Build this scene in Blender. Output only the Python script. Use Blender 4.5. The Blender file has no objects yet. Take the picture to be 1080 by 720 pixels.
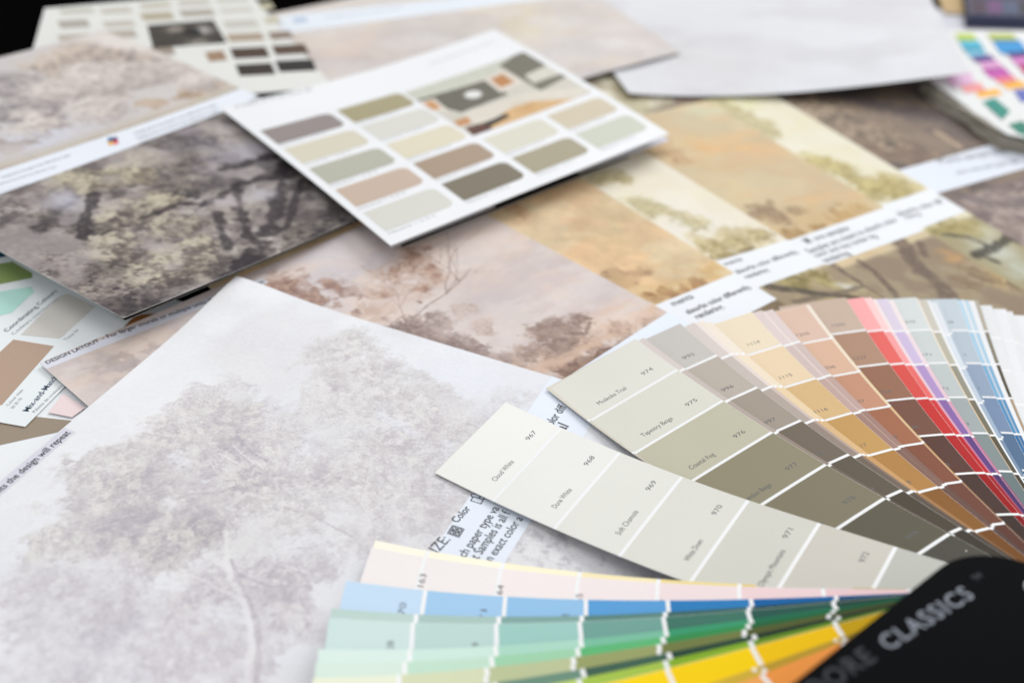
import bpy, math, random
import numpy as np
from mathutils import Matrix, Vector

S = bpy.context.scene
C = S.collection
rad = math.radians

# ------------------------------------------------------------------ camera
F_PX, PITCH, ROLL, CAM_H = 1200.0, rad(35), rad(6), 0.28
_cp, _sp, _cr, _sr = math.cos(PITCH), math.sin(PITCH), math.cos(ROLL), math.sin(ROLL)
R0 = np.array([1, 0, 0.]); U0 = np.array([0, _sp, _cp]); FW = np.array([0, _cp, -_sp])
RIGHT = _cr * R0 + _sr * U0
UP = -_sr * R0 + _cr * U0

def at(p, z=0.0):
    """point of the plane at height z that the photograph shows at pixel p (1080 x 720)"""
    d = (p[0] - 540) / F_PX * RIGHT - (p[1] - 360) / F_PX * UP + FW
    t = (CAM_H - z) / -d[2]
    return d[:2] * t

def proj(P):
    q = np.asarray(P, float) - np.array([0, 0, CAM_H])
    D = q @ FW
    return np.array([540 + F_PX * (q @ RIGHT) / D, 360 - F_PX * (q @ UP) / D])

cam_d = bpy.data.cameras.new("camera")
cam = bpy.data.objects.new("camera", cam_d); C.objects.link(cam)
m = Matrix.Identity(4)
for i in range(3):
    m[i][0] = RIGHT[i]; m[i][1] = UP[i]; m[i][2] = -FW[i]
m[2][3] = CAM_H
cam.matrix_world = m
cam_d.sensor_width = 36; cam_d.lens = F_PX / 1080 * 36
cam_d.clip_start = 0.02; cam_d.clip_end = 50
fp = at((585, 470), 0.006)
cam_d.dof.use_dof = True
cam_d.dof.focus_distance = float((np.array([fp[0], fp[1], 0.006 - CAM_H])) @ FW)
cam_d.dof.aperture_fstop = 5.7
S.camera = cam

# ------------------------------------------------------------------ colour and materials
def lin(c):
    c = np.asarray(c, float) / 255.0
    return np.where(c <= 0.04045, c / 12.92, ((c + 0.055) / 1.055) ** 2.4)

def new_mat(name):
    mt = bpy.data.materials.new(name); mt.use_nodes = True
    nt = mt.node_tree
    return mt, nt, nt.nodes, nt.links, nt.nodes["Principled BSDF"]

def print_mat(name, rough=0.55, spec=0.35, grain=0.05, grain_scale=900, bump=0.04, sheen=0.0):
    """printed stock: the print comes from the mesh's colour attribute, the paper from noise nodes"""
    mt, nt, N, L, b = new_mat(name)
    a = N.new("ShaderNodeAttribute"); a.attribute_name = "print"
    tc = N.new("ShaderNodeTexCoord")
    n1 = N.new("ShaderNodeTexNoise"); n1.inputs["Scale"].default_value = grain_scale; n1.inputs["Detail"].default_value = 5
    L.new(tc.outputs["Object"], n1.inputs["Vector"])
    n2 = N.new("ShaderNodeTexNoise"); n2.inputs["Scale"].default_value = 14; n2.inputs["Detail"].default_value = 3
    L.new(tc.outputs["Object"], n2.inputs["Vector"])
    r1 = N.new("ShaderNodeMapRange"); r1.inputs[1].default_value = 0.3; r1.inputs[2].default_value = 0.7
    r1.inputs[3].default_value = 1 - grain; r1.inputs[4].default_value = 1 + grain * 0.6
    L.new(n1.outputs["Fac"], r1.inputs[0])
    r2 = N.new("ShaderNodeMapRange"); r2.inputs[1].default_value = 0.3; r2.inputs[2].default_value = 0.7
    r2.inputs[3].default_value = 0.975; r2.inputs[4].default_value = 1.02
    L.new(n2.outputs["Fac"], r2.inputs[0])
    mu = N.new("ShaderNodeMath"); mu.operation = "MULTIPLY"
    L.new(r1.outputs[0], mu.inputs[0]); L.new(r2.outputs[0], mu.inputs[1])
    vm = N.new("ShaderNodeVectorMath"); vm.operation = "SCALE"
    L.new(a.outputs["Color"], vm.inputs[0]); L.new(mu.outputs[0], vm.inputs["Scale"])
    L.new(vm.outputs[0], b.inputs["Base Color"])
    b.inputs["Roughness"].default_value = rough
    b.inputs["Specular IOR Level"].default_value = spec
    if bump:
        bp = N.new("ShaderNodeBump"); bp.inputs["Strength"].default_value = bump; bp.inputs["Distance"].default_value = 0.0003
        L.new(n1.outputs["Fac"], bp.inputs["Height"]); L.new(bp.outputs[0], b.inputs["Normal"])
    return mt

def ink_mat(name, c, rough=0.5, spec=0.3):
    mt, nt, N, L, b = new_mat(name)
    n1 = N.new("ShaderNodeTexNoise"); n1.inputs["Scale"].default_value = 1500
    tc = N.new("ShaderNodeTexCoord"); L.new(tc.outputs["Object"], n1.inputs["Vector"])
    cr = N.new("ShaderNodeValToRGB")
    lc = lin(c)
    cr.color_ramp.elements[0].color = (*(lc * 0.8), 1); cr.color_ramp.elements[1].color = (*np.minimum(lc * 1.25, 1), 1)
    L.new(n1.outputs["Fac"], cr.inputs[0]); L.new(cr.outputs[0], b.inputs["Base Color"])
    b.inputs["Roughness"].default_value = rough; b.inputs["Specular IOR Level"].default_value = spec
    return mt

M_ART = print_mat("printed_matte_paper", 0.6, 0.12, 0.035, 1400, 0.05)
M_CARD = print_mat("printed_coated_card", 0.5, 0.15, 0.012, 900, 0.015)
M_CHIP = print_mat("paint_chip_stock", 0.6, 0.07, 0.015, 1200, 0.02)
M_INK = ink_mat("black_print_ink", (48, 50, 58))
M_INK_SOFT = ink_mat("grey_print_ink", (80, 82, 87))
M_INK_TEAL = ink_mat("teal_print_ink", (72, 92, 112))
M_INK_PALE = ink_mat("pale_grey_print_ink", (168, 172, 176))

# ------------------------------------------------------------------ object helpers
def link(o, parent=None):
    C.objects.link(o)
    if parent is not None:
        o.parent = parent
    return o

def tag(o, label=None, cat=None, group=None, kind=None):
    if label: o["label"] = label
    if cat: o["category"] = cat
    if group: o["group"] = group
    if kind: o["kind"] = kind
    return o

def thing(name, label, cat, loc, group=None):
    o = bpy.data.objects.new(name, None); o.empty_display_size = 0.01
    C.objects.link(o)
    o.location = loc
    return tag(o, label, cat, group)

def mesh_obj(name, verts, faces, mat, parent=None, colors=None, smooth=True):
    """verts (n,3) in world space, faces (m,k) int array or list; colors (n,3) linear"""
    me = bpy.data.meshes.new(name)
    verts = np.asarray(verts, np.float32)
    off = np.zeros(3, np.float32)
    if parent is not None:
        p = parent
        while p is not None:
            off += np.array(p.location, np.float32); p = p.parent
    verts = verts - off
    if isinstance(faces, np.ndarray):
        k = faces.shape[1]; nf = faces.shape[0]
        me.vertices.add(len(verts)); me.vertices.foreach_set("co", verts.ravel())
        me.loops.add(nf * k); me.loops.foreach_set("vertex_index", faces.astype(np.int32).ravel())
        me.polygons.add(nf); me.polygons.foreach_set("loop_start", np.arange(0, nf * k, k, dtype=np.int32))
        me.update(calc_edges=True)
    else:
        me.from_pydata(verts.tolist(), [], faces)
    if smooth:
        me.polygons.foreach_set("use_smooth", np.ones(len(me.polygons), bool))
    if colors is not None:
        at_ = me.attributes.new("print", "FLOAT_COLOR", "POINT")
        cc = np.ones((len(verts), 4), np.float32); cc[:, :3] = colors
        at_.data.foreach_set("color", cc.ravel())
    me.materials.append(mat)
    me.validate()
    o = bpy.data.objects.new(name, me)
    return link(o, parent)

def grid_mesh(name, P, col, mat, parent=None, thick=0.0002, edge=(226, 226, 224), smooth=True):
    """P (ny,nx,3) world points of the top face, col (ny,nx,3); edges and underside give the sheet a thickness"""
    ny, nx = P.shape[:2]
    idx = np.arange(ny * nx).reshape(ny, nx)
    f = np.stack([idx[:-1, :-1], idx[1:, :-1], idx[1:, 1:], idx[:-1, 1:]], -1).reshape(-1, 4)
    V = [P.reshape(-1, 3)]; Cc = [np.broadcast_to(col, (ny, nx, 3)).reshape(-1, 3)]; Fs = [f]
    if thick:
        ring = np.concatenate([idx[0, :], idx[1:, -1], idx[-1, -2::-1], idx[-2:0:-1, 0]])
        k = len(ring); n0 = ny * nx
        top = V[0][ring]; bot = top - np.array([0, 0, thick])
        e = np.broadcast_to(lin(edge), (k, 3))
        V += [top, bot]; Cc += [e, e]
        a = np.arange(k); b2 = (a + 1) % k
        Fs.append(np.stack([n0 + a, n0 + b2, n0 + k + b2, n0 + k + a], -1))
        # underside on a coarse grid
        sy = np.unique(np.linspace(0, ny - 1, min(ny, 24)).astype(int)); sx = np.unique(np.linspace(0, nx - 1, min(nx, 24)).astype(int))
        Q = P[np.ix_(sy, sx)] - np.array([0, 0, thick])
        i2 = np.arange(Q.shape[0] * Q.shape[1]).reshape(Q.shape[:2]) + n0 + 2 * k
        V.append(Q.reshape(-1, 3)); Cc.append(np.broadcast_to(lin((228, 228, 230)), (Q.shape[0] * Q.shape[1], 3)))
        Fs.append(np.stack([i2[:-1, :-1], i2[:-1, 1:], i2[1:, 1:], i2[1:, :-1]], -1).reshape(-1, 4))
    # the winding of a grid depends on its axes: make the top face look up
    a, b_, c_ = V[0][f[0][0]], V[0][f[0][1]], V[0][f[0][2]]
    F_ = np.concatenate(Fs)
    if np.cross(b_ - a, c_ - a)[2] < 0:
        F_ = F_[:, ::-1].copy()
    return mesh_obj(name, np.concatenate(V), F_, mat, parent, np.concatenate(Cc), smooth)

_font_cache = {}
def text_shape(s, bold=0.0, gap=1.0):
    key = (s, bold, gap)
    if key not in _font_cache:
        cu = bpy.data.curves.new("t", "FONT"); cu.body = s; cu.size = 1; cu.offset = bold; cu.resolution_u = 3; cu.space_character = gap
        o = bpy.data.objects.new("t", cu); C.objects.link(o)
        dg = bpy.context.evaluated_depsgraph_get()
        me = bpy.data.meshes.new_from_object(o.evaluated_get(dg))
        v = np.array([x.co[:2] for x in me.vertices], float).reshape(-1, 2)
        fs = [list(p.vertices) for p in me.polygons]
        bpy.data.objects.remove(o); bpy.data.curves.remove(cu); bpy.data.meshes.remove(me)
        x0 = v[:, 0].min() if len(v) else 0
        v[:, 0] -= x0
        _font_cache[key] = (v, fs, v[:, 0].max())
    return _font_cache[key]

# ------------------------------------------------------------------ noise toolkit (numpy)
def _hash_lattice(seed, n=256):
    return np.random.default_rng(seed).random((n, n))

def vnoise(x, y, seed):
    g = _hash_lattice(seed)
    xi = np.floor(x).astype(int); yi = np.floor(y).astype(int)
    fx = x - xi; fy = y - yi
    fx = fx * fx * fx * (fx * (fx * 6 - 15) + 10); fy = fy * fy * fy * (fy * (fy * 6 - 15) + 10)
    x0 = xi % 256; x1 = (xi + 1) % 256; y0 = yi % 256; y1 = (yi + 1) % 256
    return (g[y0, x0] * (1 - fx) + g[y0, x1] * fx) * (1 - fy) + (g[y1, x0] * (1 - fx) + g[y1, x1] * fx) * fy

def fbm(x, y, seed, octv=5, gain=0.55):
    o = 0; a = 1; t = 0
    for k in range(octv):
        c, s = math.cos(0.6 * k + seed), math.sin(0.6 * k + seed)
        o = o + a * vnoise((c * x - s * y) * 2 ** k + 17.3 * k, (s * x + c * y) * 2 ** k + 5.1 * k, seed * 31 + k)
        t += a; a *= gain
    return o / t

def sstep(a, b, x):
    t = np.clip((x - a) / (b - a), 0, 1)
    return t * t * (3 - 2 * t)

# ------------------------------------------------------------------ sheets
class Sheet:
    """a sheet of paper: U along its rows, V down its columns, both in metres; lift(U, V) is its curl"""
    def __init__(s, origin, udeg, vdeg, w, h, z, lift=None):
        s.o = np.asarray(origin, float)
        s.u = np.array([math.cos(rad(udeg)), math.sin(rad(udeg))]); s.v = np.array([math.cos(rad(vdeg)), math.sin(rad(vdeg))])
        s.w, s.h, s.z, s.lift = w, h, z, lift or (lambda U, V: 0 * U)
    def place(s, U, V, dz=0.0):
        U = np.asarray(U, float); V = np.asarray(V, float)
        return np.stack([s.o[0] + U * s.u[0] + V * s.v[0], s.o[1] + U * s.u[1] + V * s.v[1], s.z + s.lift(U, V) + dz + 0 * U], -1)
    def loc(s, p):
        a = np.array([s.w / 2, s.h / 2])
        for _ in range(25):
            e = proj(s.place(a[0], a[1])) - np.asarray(p, float)
            h = max(s.w, s.h) * 1e-4
            J = np.stack([(proj(s.place(a[0] + h, a[1])) - proj(s.place(a[0] - h, a[1]))) / (2 * h),
                          (proj(s.place(a[0], a[1] + h)) - proj(s.place(a[0], a[1] - h))) / (2 * h)], -1)
            d = np.linalg.solve(J, e)
            lim = max(s.w, s.h) * 0.4
            n = np.linalg.norm(d)
            if n > lim: d *= lim / n
            a = a - d
        return a

class PageSheet(Sheet):
    """a page given by its four corners in space (0..1 coordinates) and a sag"""
    def __init__(s, corners, sag=None):
        s.c = [np.asarray(c, float) for c in corners]   # TL TR BR BL
        s.w = s.h = 1.0; s.sag = sag or (lambda U, V: 0 * U)
    def place(s, U, V, dz=0.0):
        U = np.asarray(U, float)[..., None]; V = np.asarray(V, float)[..., None]
        P = s.c[0] * (1 - U) * (1 - V) + s.c[1] * U * (1 - V) + s.c[2] * U * V + s.c[3] * (1 - U) * V
        P = P.copy(); P[..., 2] += s.sag(U[..., 0], V[..., 0]) + dz
        return P

class Art:
    """a painting on a sheet: an array of colours over the sheet's own U, V grid"""
    def __init__(a, sh, res, base, seed=1, win=None):
        a.sh = sh; a.seed = seed
        u0, u1, v0, v1 = win or (0, sh.w, 0, sh.h)
        nx = max(2, int((u1 - u0) / res) + 1); ny = max(2, int((v1 - v0) / res) + 1)
        a.U, a.V = np.meshgrid(np.linspace(u0, u1, nx), np.linspace(v0, v1, ny))
        a.rgb = np.broadcast_to(lin(base), a.U.shape + (3,)).copy()
        a.warps = {}
    def warp(a, r):
        """displacement fields (-1..1) whose grain suits a mark of radius r"""
        k = min((0.003, 0.008, 0.02, 0.05, 0.15), key=lambda q: abs(math.log(q / r)))
        if k not in a.warps:
            f = []
            for i in (0, 1):
                n_ = fbm(a.U / (k * 0.9) + 31 * i + 7, a.V / (k * 0.9) + 13 * i + 3, a.seed * 5 + 300 + i + int(k * 1e4), 6, 0.62)
                f.append((n_ - 0.5) * 3.6)
            a.warps[k] = f
        return a.warps[k]
    def n(a, scale, octv=5, seed=0, ax=1.0, ang=0.0, gain=0.55):
        c, s = math.cos(ang), math.sin(ang)
        x = (c * a.U + s * a.V) / scale; y = (-s * a.U + c * a.V) / scale * ax
        return fbm(x + 40, y + 40, a.seed * 7 + seed, octv, gain)
    def mix(a, col, mask):
        mk = np.clip(mask, 0, 1)[..., None]
        a.rgb = a.rgb * (1 - mk) + lin(col) * mk
    def blob(a, p, rpx, ang=0.0, ratio=1.0, hard=0.0):
        """soft mask round the sheet point seen at pixel p; rpx is its radius in pixels there"""
        c = a.sh.loc(p); e = a.sh.loc((p[0] + rpx, p[1])); r = np.linalg.norm((e - c))
        du, dv = a.U - c[0], a.V - c[1]
        if not hard:
            wu, wv = a.warp(r); du = du + wu * r * 0.40; dv = dv + wv * r * 0.40
        cs, sn = math.cos(ang), math.sin(ang)
        d = np.sqrt(((cs * du + sn * dv) / r) ** 2 + ((-sn * du + cs * dv) / (r * ratio)) ** 2)
        return np.exp(-d * d * 1.5) if not hard else 1 - sstep(1 - hard, 1 + hard, d)
    def poly(a, pts, soft=0.0):
        q = np.array([a.sh.loc(p) for p in pts]); ins = np.zeros(a.U.shape, bool)
        j = len(q) - 1
        for i in range(len(q)):
            c = ((q[i, 1] > a.V) != (q[j, 1] > a.V))
            with np.errstate(divide="ignore", invalid="ignore"):
                xi = (q[j, 0] - q[i, 0]) * (a.V - q[i, 1]) / (q[j, 1] - q[i, 1]) + q[i, 0]
            ins ^= c & (a.U < xi); j = i
        return ins.astype(float)
    def stroke(a, pts, w0, w1, col, alpha=0.8, rough=0.35, uv=False, seed=5, fade=0.35):
        """a brushed line through pixels pts, w in metres"""
        q = np.array(pts if uv else [a.sh.loc(p) for p in pts])
        m_ = np.zeros(a.U.shape)
        lo = q.min(0) - 4 * max(w0, w1); hi = q.max(0) + 4 * max(w0, w1)
        sel = (a.U >= lo[0]) & (a.U <= hi[0]) & (a.V >= lo[1]) & (a.V <= hi[1])
        if not sel.any(): return
        uu, vv = a.U[sel], a.V[sel]; mm = np.zeros(uu.shape)
        jit = (vnoise(uu / 0.004 + 9, vv / 0.004 + 3, seed + 11) - 0.5) * max(w0, w1) * 2 * rough
        n_ = len(q) - 1
        for i in range(n_):
            d = q[i + 1] - q[i]; L2 = max(d @ d, 1e-12)
            t = np.clip(((uu - q[i, 0]) * d[0] + (vv - q[i, 1]) * d[1]) / L2, 0, 1)
            ds = np.hypot(uu - q[i, 0] - t * d[0], vv - q[i, 1] - t * d[1]) + jit
            w = w0 + (w1 - w0) * (i + t) / n_
            mm = np.maximum(mm, 1 - sstep(0.55, 1.25, ds / w))
        br = vnoise(uu / 0.0022 + 4, vv / 0.0022 + 8, seed + 21)
        m_[sel] = mm * (1 - fade + fade * 2 * br).clip(0, 1)
        a.mix(col, m_ * alpha)
    def branchy(a, p, q, w, col, alpha, depth=3, spread=0.6, seed=0):
        """a bare branching tree from pixel p towards q"""
        rg = np.random.default_rng(seed + 99)
        A, B = a.sh.loc(p), a.sh.loc(q)
        def grow(A, d, w, dep):
            pts = [A]; L = np.linalg.norm(d); n_ = 5; cur = A.copy(); dd = d / n_
            for k in range(n_):
                an = rg.normal(0, 0.16); c, s = math.cos(an), math.sin(an)
                dd = np.array([c * dd[0] - s * dd[1], s * dd[0] + c * dd[1]]); cur = cur + dd; pts.append(cur.copy())
            a.stroke(pts, w, w * 0.5, col, alpha, uv=True, seed=int(rg.integers(1e6)))
            if dep > 0:
                for k in range(3 if dep > 1 else 2):
                    i = 2 + int(rg.integers(0, 4)); an = rg.choice([-1, 1]) * rg.uniform(0.35, 1) * spread
                    c, s = math.cos(an), math.sin(an); d2 = np.array([c * d[0] - s * d[1], s * d[0] + c * d[1]]) * rg.uniform(0.45, 0.7)
                    grow(pts[min(i, n_)], d2, w * 0.6, dep - 1)
        grow(A, B - A, w, depth)
    def foliage(a, lobes, dark, light, alpha=0.8, edge=0.5, fine=0.0045, seed=0, tone=1.0, ang=0.0):
        """a mass of leaves: lobes = [(px, py, rpx), ...]; its outline and its light and dark come from noise"""
        f = np.zeros(a.U.shape)
        for (x, y, r) in lobes:
            f = np.maximum(f, a.blob((x, y), r * 1.25))
        nz = a.n(fine * 3, 6, seed + 1, gain=0.66, ax=1.3, ang=ang); nf = a.n(fine, 5, seed + 2, gain=0.75)
        nr = sstep(0.02, 0.28, f)
        m_ = sstep(0.26, 0.66, f + nr * ((nz - 0.5) * 1.8 * edge + (nf - 0.5) * 0.7 * edge))
        leaf = sstep(0.38, 0.60, nf * 0.6 + nz * 0.4)
        shade = a.n(fine * 5, 5, seed + 3, gain=0.62)
        k = np.clip(0.12 + 0.8 * (1 - leaf) * tone + (0.5 - shade) * 2.0, 0, 1)
        a.mix(light, m_ * alpha * 0.75)
        a.mix(dark, m_ * alpha * k)
    def puffs(a, lobes, n_, rmm, dark, light, alpha=0.6, seed=0, spread=0.6, up=(-0.35, -0.9)):
        """clusters of leaves: little ragged tufts, pale on top and dark underneath"""
        rg = np.random.default_rng(seed + 900)
        L = [(a.sh.loc((x, y)), np.linalg.norm(a.sh.loc((x + r, y)) - a.sh.loc((x, y)))) for (x, y, r) in lobes]
        wt = np.array([l[1] ** 2 for l in L]); wt = wt / wt.sum()
        du_ = abs(a.U[0, 1] - a.U[0, 0]); dv_ = abs(a.V[1, 0] - a.V[0, 0]); u0, v0 = a.U[0, 0], a.V[0, 0]
        wu, wv = a.warp(rmm * 0.7); w2u, w2v = a.warp(0.003)
        dk, lt = lin(dark), lin(light)
        order = []
        for k in range(n_):
            c, r = L[int(rg.choice(len(L), p=wt))]
            t = rg.uniform(0, 2 * math.pi); q = c + np.array([math.cos(t), math.sin(t)]) * r * spread * 1.6 * math.sqrt(rg.random())
            order.append((q, rmm * rg.uniform(0.5, 1.4)))
        for (q, r) in order:
            i0 = int((q[1] - 2.2 * r - v0) / dv_); i1 = int((q[1] + 2.2 * r - v0) / dv_) + 1
            j0 = int((q[0] - 2.2 * r - u0) / du_); j1 = int((q[0] + 2.2 * r - u0) / du_) + 1
            i0, j0 = max(i0, 0), max(j0, 0)
            if i1 <= i0 + 1 or j1 <= j0 + 1 or i0 >= a.U.shape[0] or j0 >= a.U.shape[1]: continue
            sl = (slice(i0, i1), slice(j0, j1))
            x = (a.U[sl] - q[0]) / r + wu[sl] * 0.55 + w2u[sl] * 0.35; y = (a.V[sl] - q[1]) / r + wv[sl] * 0.55 + w2v[sl] * 0.35
            d = np.sqrt(x * x + y * y * 1.25)
            m_ = (1 - sstep(0.55, 1.15, d)) * alpha * rg.uniform(0.6, 1.15)
            k = sstep(-0.75, 0.75, -(x * up[0] + y * up[1]) + rg.normal(0, 0.2) + (w2u[sl] * 0.6))[..., None]
            col = lt * (1 - k) + dk * k
            mk = np.clip(m_, 0, 1)[..., None]
            a.rgb[sl] = a.rgb[sl] * (1 - mk) + col * mk
    def etch(a, lobes, n_, cols, alpha=0.35, lmin=0.004, lmax=0.014, w=0.00028, lean=0.0, seed=0):
        """many short curved pen strokes scattered inside the lobes"""
        rg = np.random.default_rng(seed + 500)
        L = [(a.sh.loc((x, y)), np.linalg.norm(a.sh.loc((x + r, y)) - a.sh.loc((x, y)))) for (x, y, r) in lobes]
        for k in range(n_):
            c, r = L[int(rg.integers(len(L)))]
            p = c + rg.normal(0, 0.55, 2) * r; th = rg.uniform(0, 2 * math.pi) if rg.random() < 0.5 else lean + rg.normal(0, 0.4)
            ln = rg.uniform(lmin, lmax); pts = [p]; cv = rg.normal(0, 0.35)
            for q in range(4):
                th += cv; p = p + np.array([math.cos(th), math.sin(th)]) * ln / 4; pts.append(p)
            a.stroke(pts, w * rg.uniform(0.7, 1.5), w * 0.5, cols[int(rg.integers(len(cols)))], alpha * rg.uniform(0.5, 1.2), 0.3, uv=True, seed=int(rg.integers(1e5)))
    def wash(a, cols, scale, alpha=0.5, seed=0, ax=1.0, ang=0.0, lo=0.42, hi=0.62):
        for i, c in enumerate(cols):
            a.mix(c, sstep(lo, hi, a.n(scale, 5, seed + 10 + i, ax, ang)) * alpha)
    def mottle(a, amt, scale, seed=0, octv=5):
        a.rgb = a.rgb * (1 + amt * (a.n(scale, octv, seed + 50, gain=0.65) - 0.5)[..., None] * 2)
    def build(a, name, parent, mat=None, thick=0.0002, dz=0.0):
        P = a.sh.place(a.U, a.V, dz)
        return grid_mesh(name, P, np.clip(a.rgb, 0.001, 0.92), mat or M_ART, parent, thick)

def band(sh, name, v0, v1, parent, col=(226, 230, 238), u0=0.0, u1=None, dz=0.00006, nu=60, slope=None, mat=None):
    """a printed band across a sheet between V = v0 and v1 (each a number or a pair for the two ends)"""
    u1 = sh.w if u1 is None else u1
    t = np.linspace(0, 1, nu)
    va = v0 if np.isscalar(v0) else v0[0] + (v0[1] - v0[0]) * t
    vb = v1 if np.isscalar(v1) else v1[0] + (v1[1] - v1[0]) * t
    ts = np.linspace(0, 1, 8)[:, None]
    V = (va + 0 * t)[None, :] * (1 - ts) + (vb + 0 * t)[None, :] * ts
    U = np.broadcast_to(u0 + (u1 - u0) * t, V.shape)
    P = sh.place(U, V, dz)
    return grid_mesh(name, P, lin(col), mat or M_CARD, parent, thick=0)

def patch(sh, name, pts, col, parent, dz=0.00008, mat=None, uv=False, chamfer=0.0):
    """a flat printed patch with its corners at pixels pts"""
    q = np.array(pts, float) if uv else np.array([sh.loc(p) for p in pts])
    n_ = 10
    if len(q) == 4 and not chamfer:
        s_, t_ = np.meshgrid(np.linspace(0, 1, n_), np.linspace(0, 1, n_))
        Q = (q[0] * ((1 - s_) * (1 - t_))[..., None] + q[1] * (s_ * (1 - t_))[..., None] + q[2] * (s_ * t_)[..., None] + q[3] * ((1 - s_) * t_)[..., None])
        return grid_mesh(name, sh.place(Q[..., 0], Q[..., 1], dz), lin(col), mat or M_CARD, parent, thick=0)
    if chamfer:                      # corners 1 and 2 (the right-hand ones) rounded off
        out = [q[0]]
        for i, (a_, b_, c_) in enumerate(((q[0], q[1], q[2]), (q[1], q[2], q[3]))):
            da = (a_ - b_); dc = (c_ - b_); ka = chamfer if i == 0 else chamfer * 1.6; kc = chamfer * 1.6 if i == 0 else chamfer
            p0 = b_ + da * ka; p2 = b_ + dc * kc
            for t in np.linspace(0, 1, 6):
                out.append((1 - t) ** 2 * p0 + 2 * t * (1 - t) * (b_ * 0.8 + (p0 + p2) / 2 * 0.2) + t * t * p2)
        out.append(q[3]); q = np.array(out)
    V = sh.place(q[:, 0], q[:, 1], dz)
    a_ = np.cross(V[1] - V[0], V[2] - V[0])[2]
    f = list(range(len(V)))
    return mesh_obj(name, V, [f if a_ > 0 else f[::-1]], mat or M_CARD, parent, np.broadcast_to(lin(col), (len(V), 3)), smooth=False)

def lettering(sh, lines, parent, mat=None, dz=0.00012, name="lettering", gap=1.0):
    """lines = [(text, start pixel, end pixel, height factor, bold)]: one printed text block as one mesh"""
    for (s, p, q, hf, bold) in lines:
        v, fs, w = text_shape(s, bold, gap)
        A, B = sh.loc(p), sh.loc(q)
        d = (B - A) / w
        nrm = np.array([d[1], -d[0]])      # up on the sheet: the side of the baseline towards smaller V
        if nrm[1] > 0: nrm = -nrm
        Q = A + v[:, :1] * d + v[:, 1:] * nrm * hf
        V = sh.place(Q[:, 0], Q[:, 1], dz); fx = []
        for f in fs:
            a, b_, c_ = V[f[0]], V[f[1]], V[f[2]]
            fx.append(f if np.cross(b_ - a, c_ - a)[2] > 0 else f[::-1])
        mesh_obj(name, V, fx, mat or M_INK, parent, smooth=False)

def outline_icon(sh, quads, parent, mat=None, w=0.00035, dz=0.00012, name="icon"):
    """small line icon: each polyline of pixels drawn with a thin ribbon"""
    V, Fc = [], []
    for pts in quads:
        q = [sh.loc(p) for p in pts]
        for a, b_ in zip(q[:-1], q[1:]):
            d = b_ - a; L = np.linalg.norm(d)
            if L < 1e-9: continue
            nrm = np.array([-d[1], d[0]]) / L * w / 2; e = d / L * w / 2
            k = len(V)
            for c in (a - e - nrm, b_ + e - nrm, b_ + e + nrm, a - e + nrm):
                V.append(sh.place(c[0], c[1], dz + 0.000001 * (k % 7)))
            Fc.append([k, k + 1, k + 2, k + 3])
    V = np.array(V); fx = []
    for f in Fc:
        a, b_, c_ = V[f[0]], V[f[1]], V[f[2]]
        fx.append(f if np.cross(b_ - a, c_ - a)[2] > 0 else f[::-1])
    return mesh_obj(name, V, fx, mat or M_INK, parent, smooth=False)

SHEETS = "printed wallpaper sample sheets spread over the table"
def sheet_root(name, label, sh, cat="wallpaper sample"):
    c = sh.place(sh.w / 2, sh.h / 2)
    return thing(name, label, cat, (float(c[0]), float(c[1]), 0.0), SHEETS)

# ------------------------------------------------------------------ table
def rgrid(x0, x1, y0, y1, z, n):
    X, Y = np.meshgrid(np.linspace(x0, x1, n), np.linspace(y0, y1, n))
    return np.stack([X, Y, np.full_like(X, z)], -1)
mt, nt, N, L, b = new_mat("black_table_top")
tc = N.new("ShaderNodeTexCoord"); nz = N.new("ShaderNodeTexNoise"); nz.inputs["Scale"].default_value = 9; nz.inputs["Detail"].default_value = 8
mp = N.new("ShaderNodeMapping"); mp.inputs["Scale"].default_value = (1, 9, 1); mp.inputs["Rotation"].default_value = (0, 0, 0.5)
L.new(tc.outputs["Object"], mp.inputs[0]); L.new(mp.outputs[0], nz.inputs["Vector"])
cr = N.new("ShaderNodeValToRGB"); cr.color_ramp.elements[0].color = (0.0012, 0.001, 0.001, 1); cr.color_ramp.elements[1].color = (0.003, 0.0026, 0.0026, 1)
L.new(nz.outputs["Fac"], cr.inputs[0]); L.new(cr.outputs[0], b.inputs["Base Color"]); b.inputs["Roughness"].default_value = 0.7
b.inputs["Specular IOR Level"].default_value = 0.0
tb = grid_mesh("table_surface", rgrid(-1.2, 1.4, -0.5, 2.4, 0.0, 12), lin((20, 18, 18)), mt, thick=0)
tag(tb, "black table top under all the papers", kind="structure")

# ------------------------------------------------------------------ sheet geometry
def rect(anchor, au, av, udeg, vdeg, w, h, z, lift=None, zl=0.0):
    """sheet whose point (au, av) is seen at pixel anchor"""
    p = at(anchor, z + zl)
    u = np.array([math.cos(rad(udeg)), math.sin(rad(udeg))]); v = np.array([math.cos(rad(vdeg)), math.sin(rad(vdeg))])
    return Sheet(p - au * u - av * v, udeg, vdeg, w, h, z, lift)
W, HH = 0.216, 0.279

# -- pale toile sheet in front (A)
shA = rect((250, 298), W, 0.0, 71.5, -17.5, W, HH, 0.0044,
           lambda U, V: 0.0035 * np.exp(-(((W - U) / 0.030) ** 2 + (V / 0.030) ** 2)) + 0.00025 * np.sin(U * 40) * np.sin(V * 33))
# -- rosy landscape sheet (B)
shB = rect((42, 383), 0.0, 0.0, 51.9, -39.5, 0.224, HH, 0.0030, lambda U, V: 0.0001 * np.sin(U * 30 + V * 21))
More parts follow.
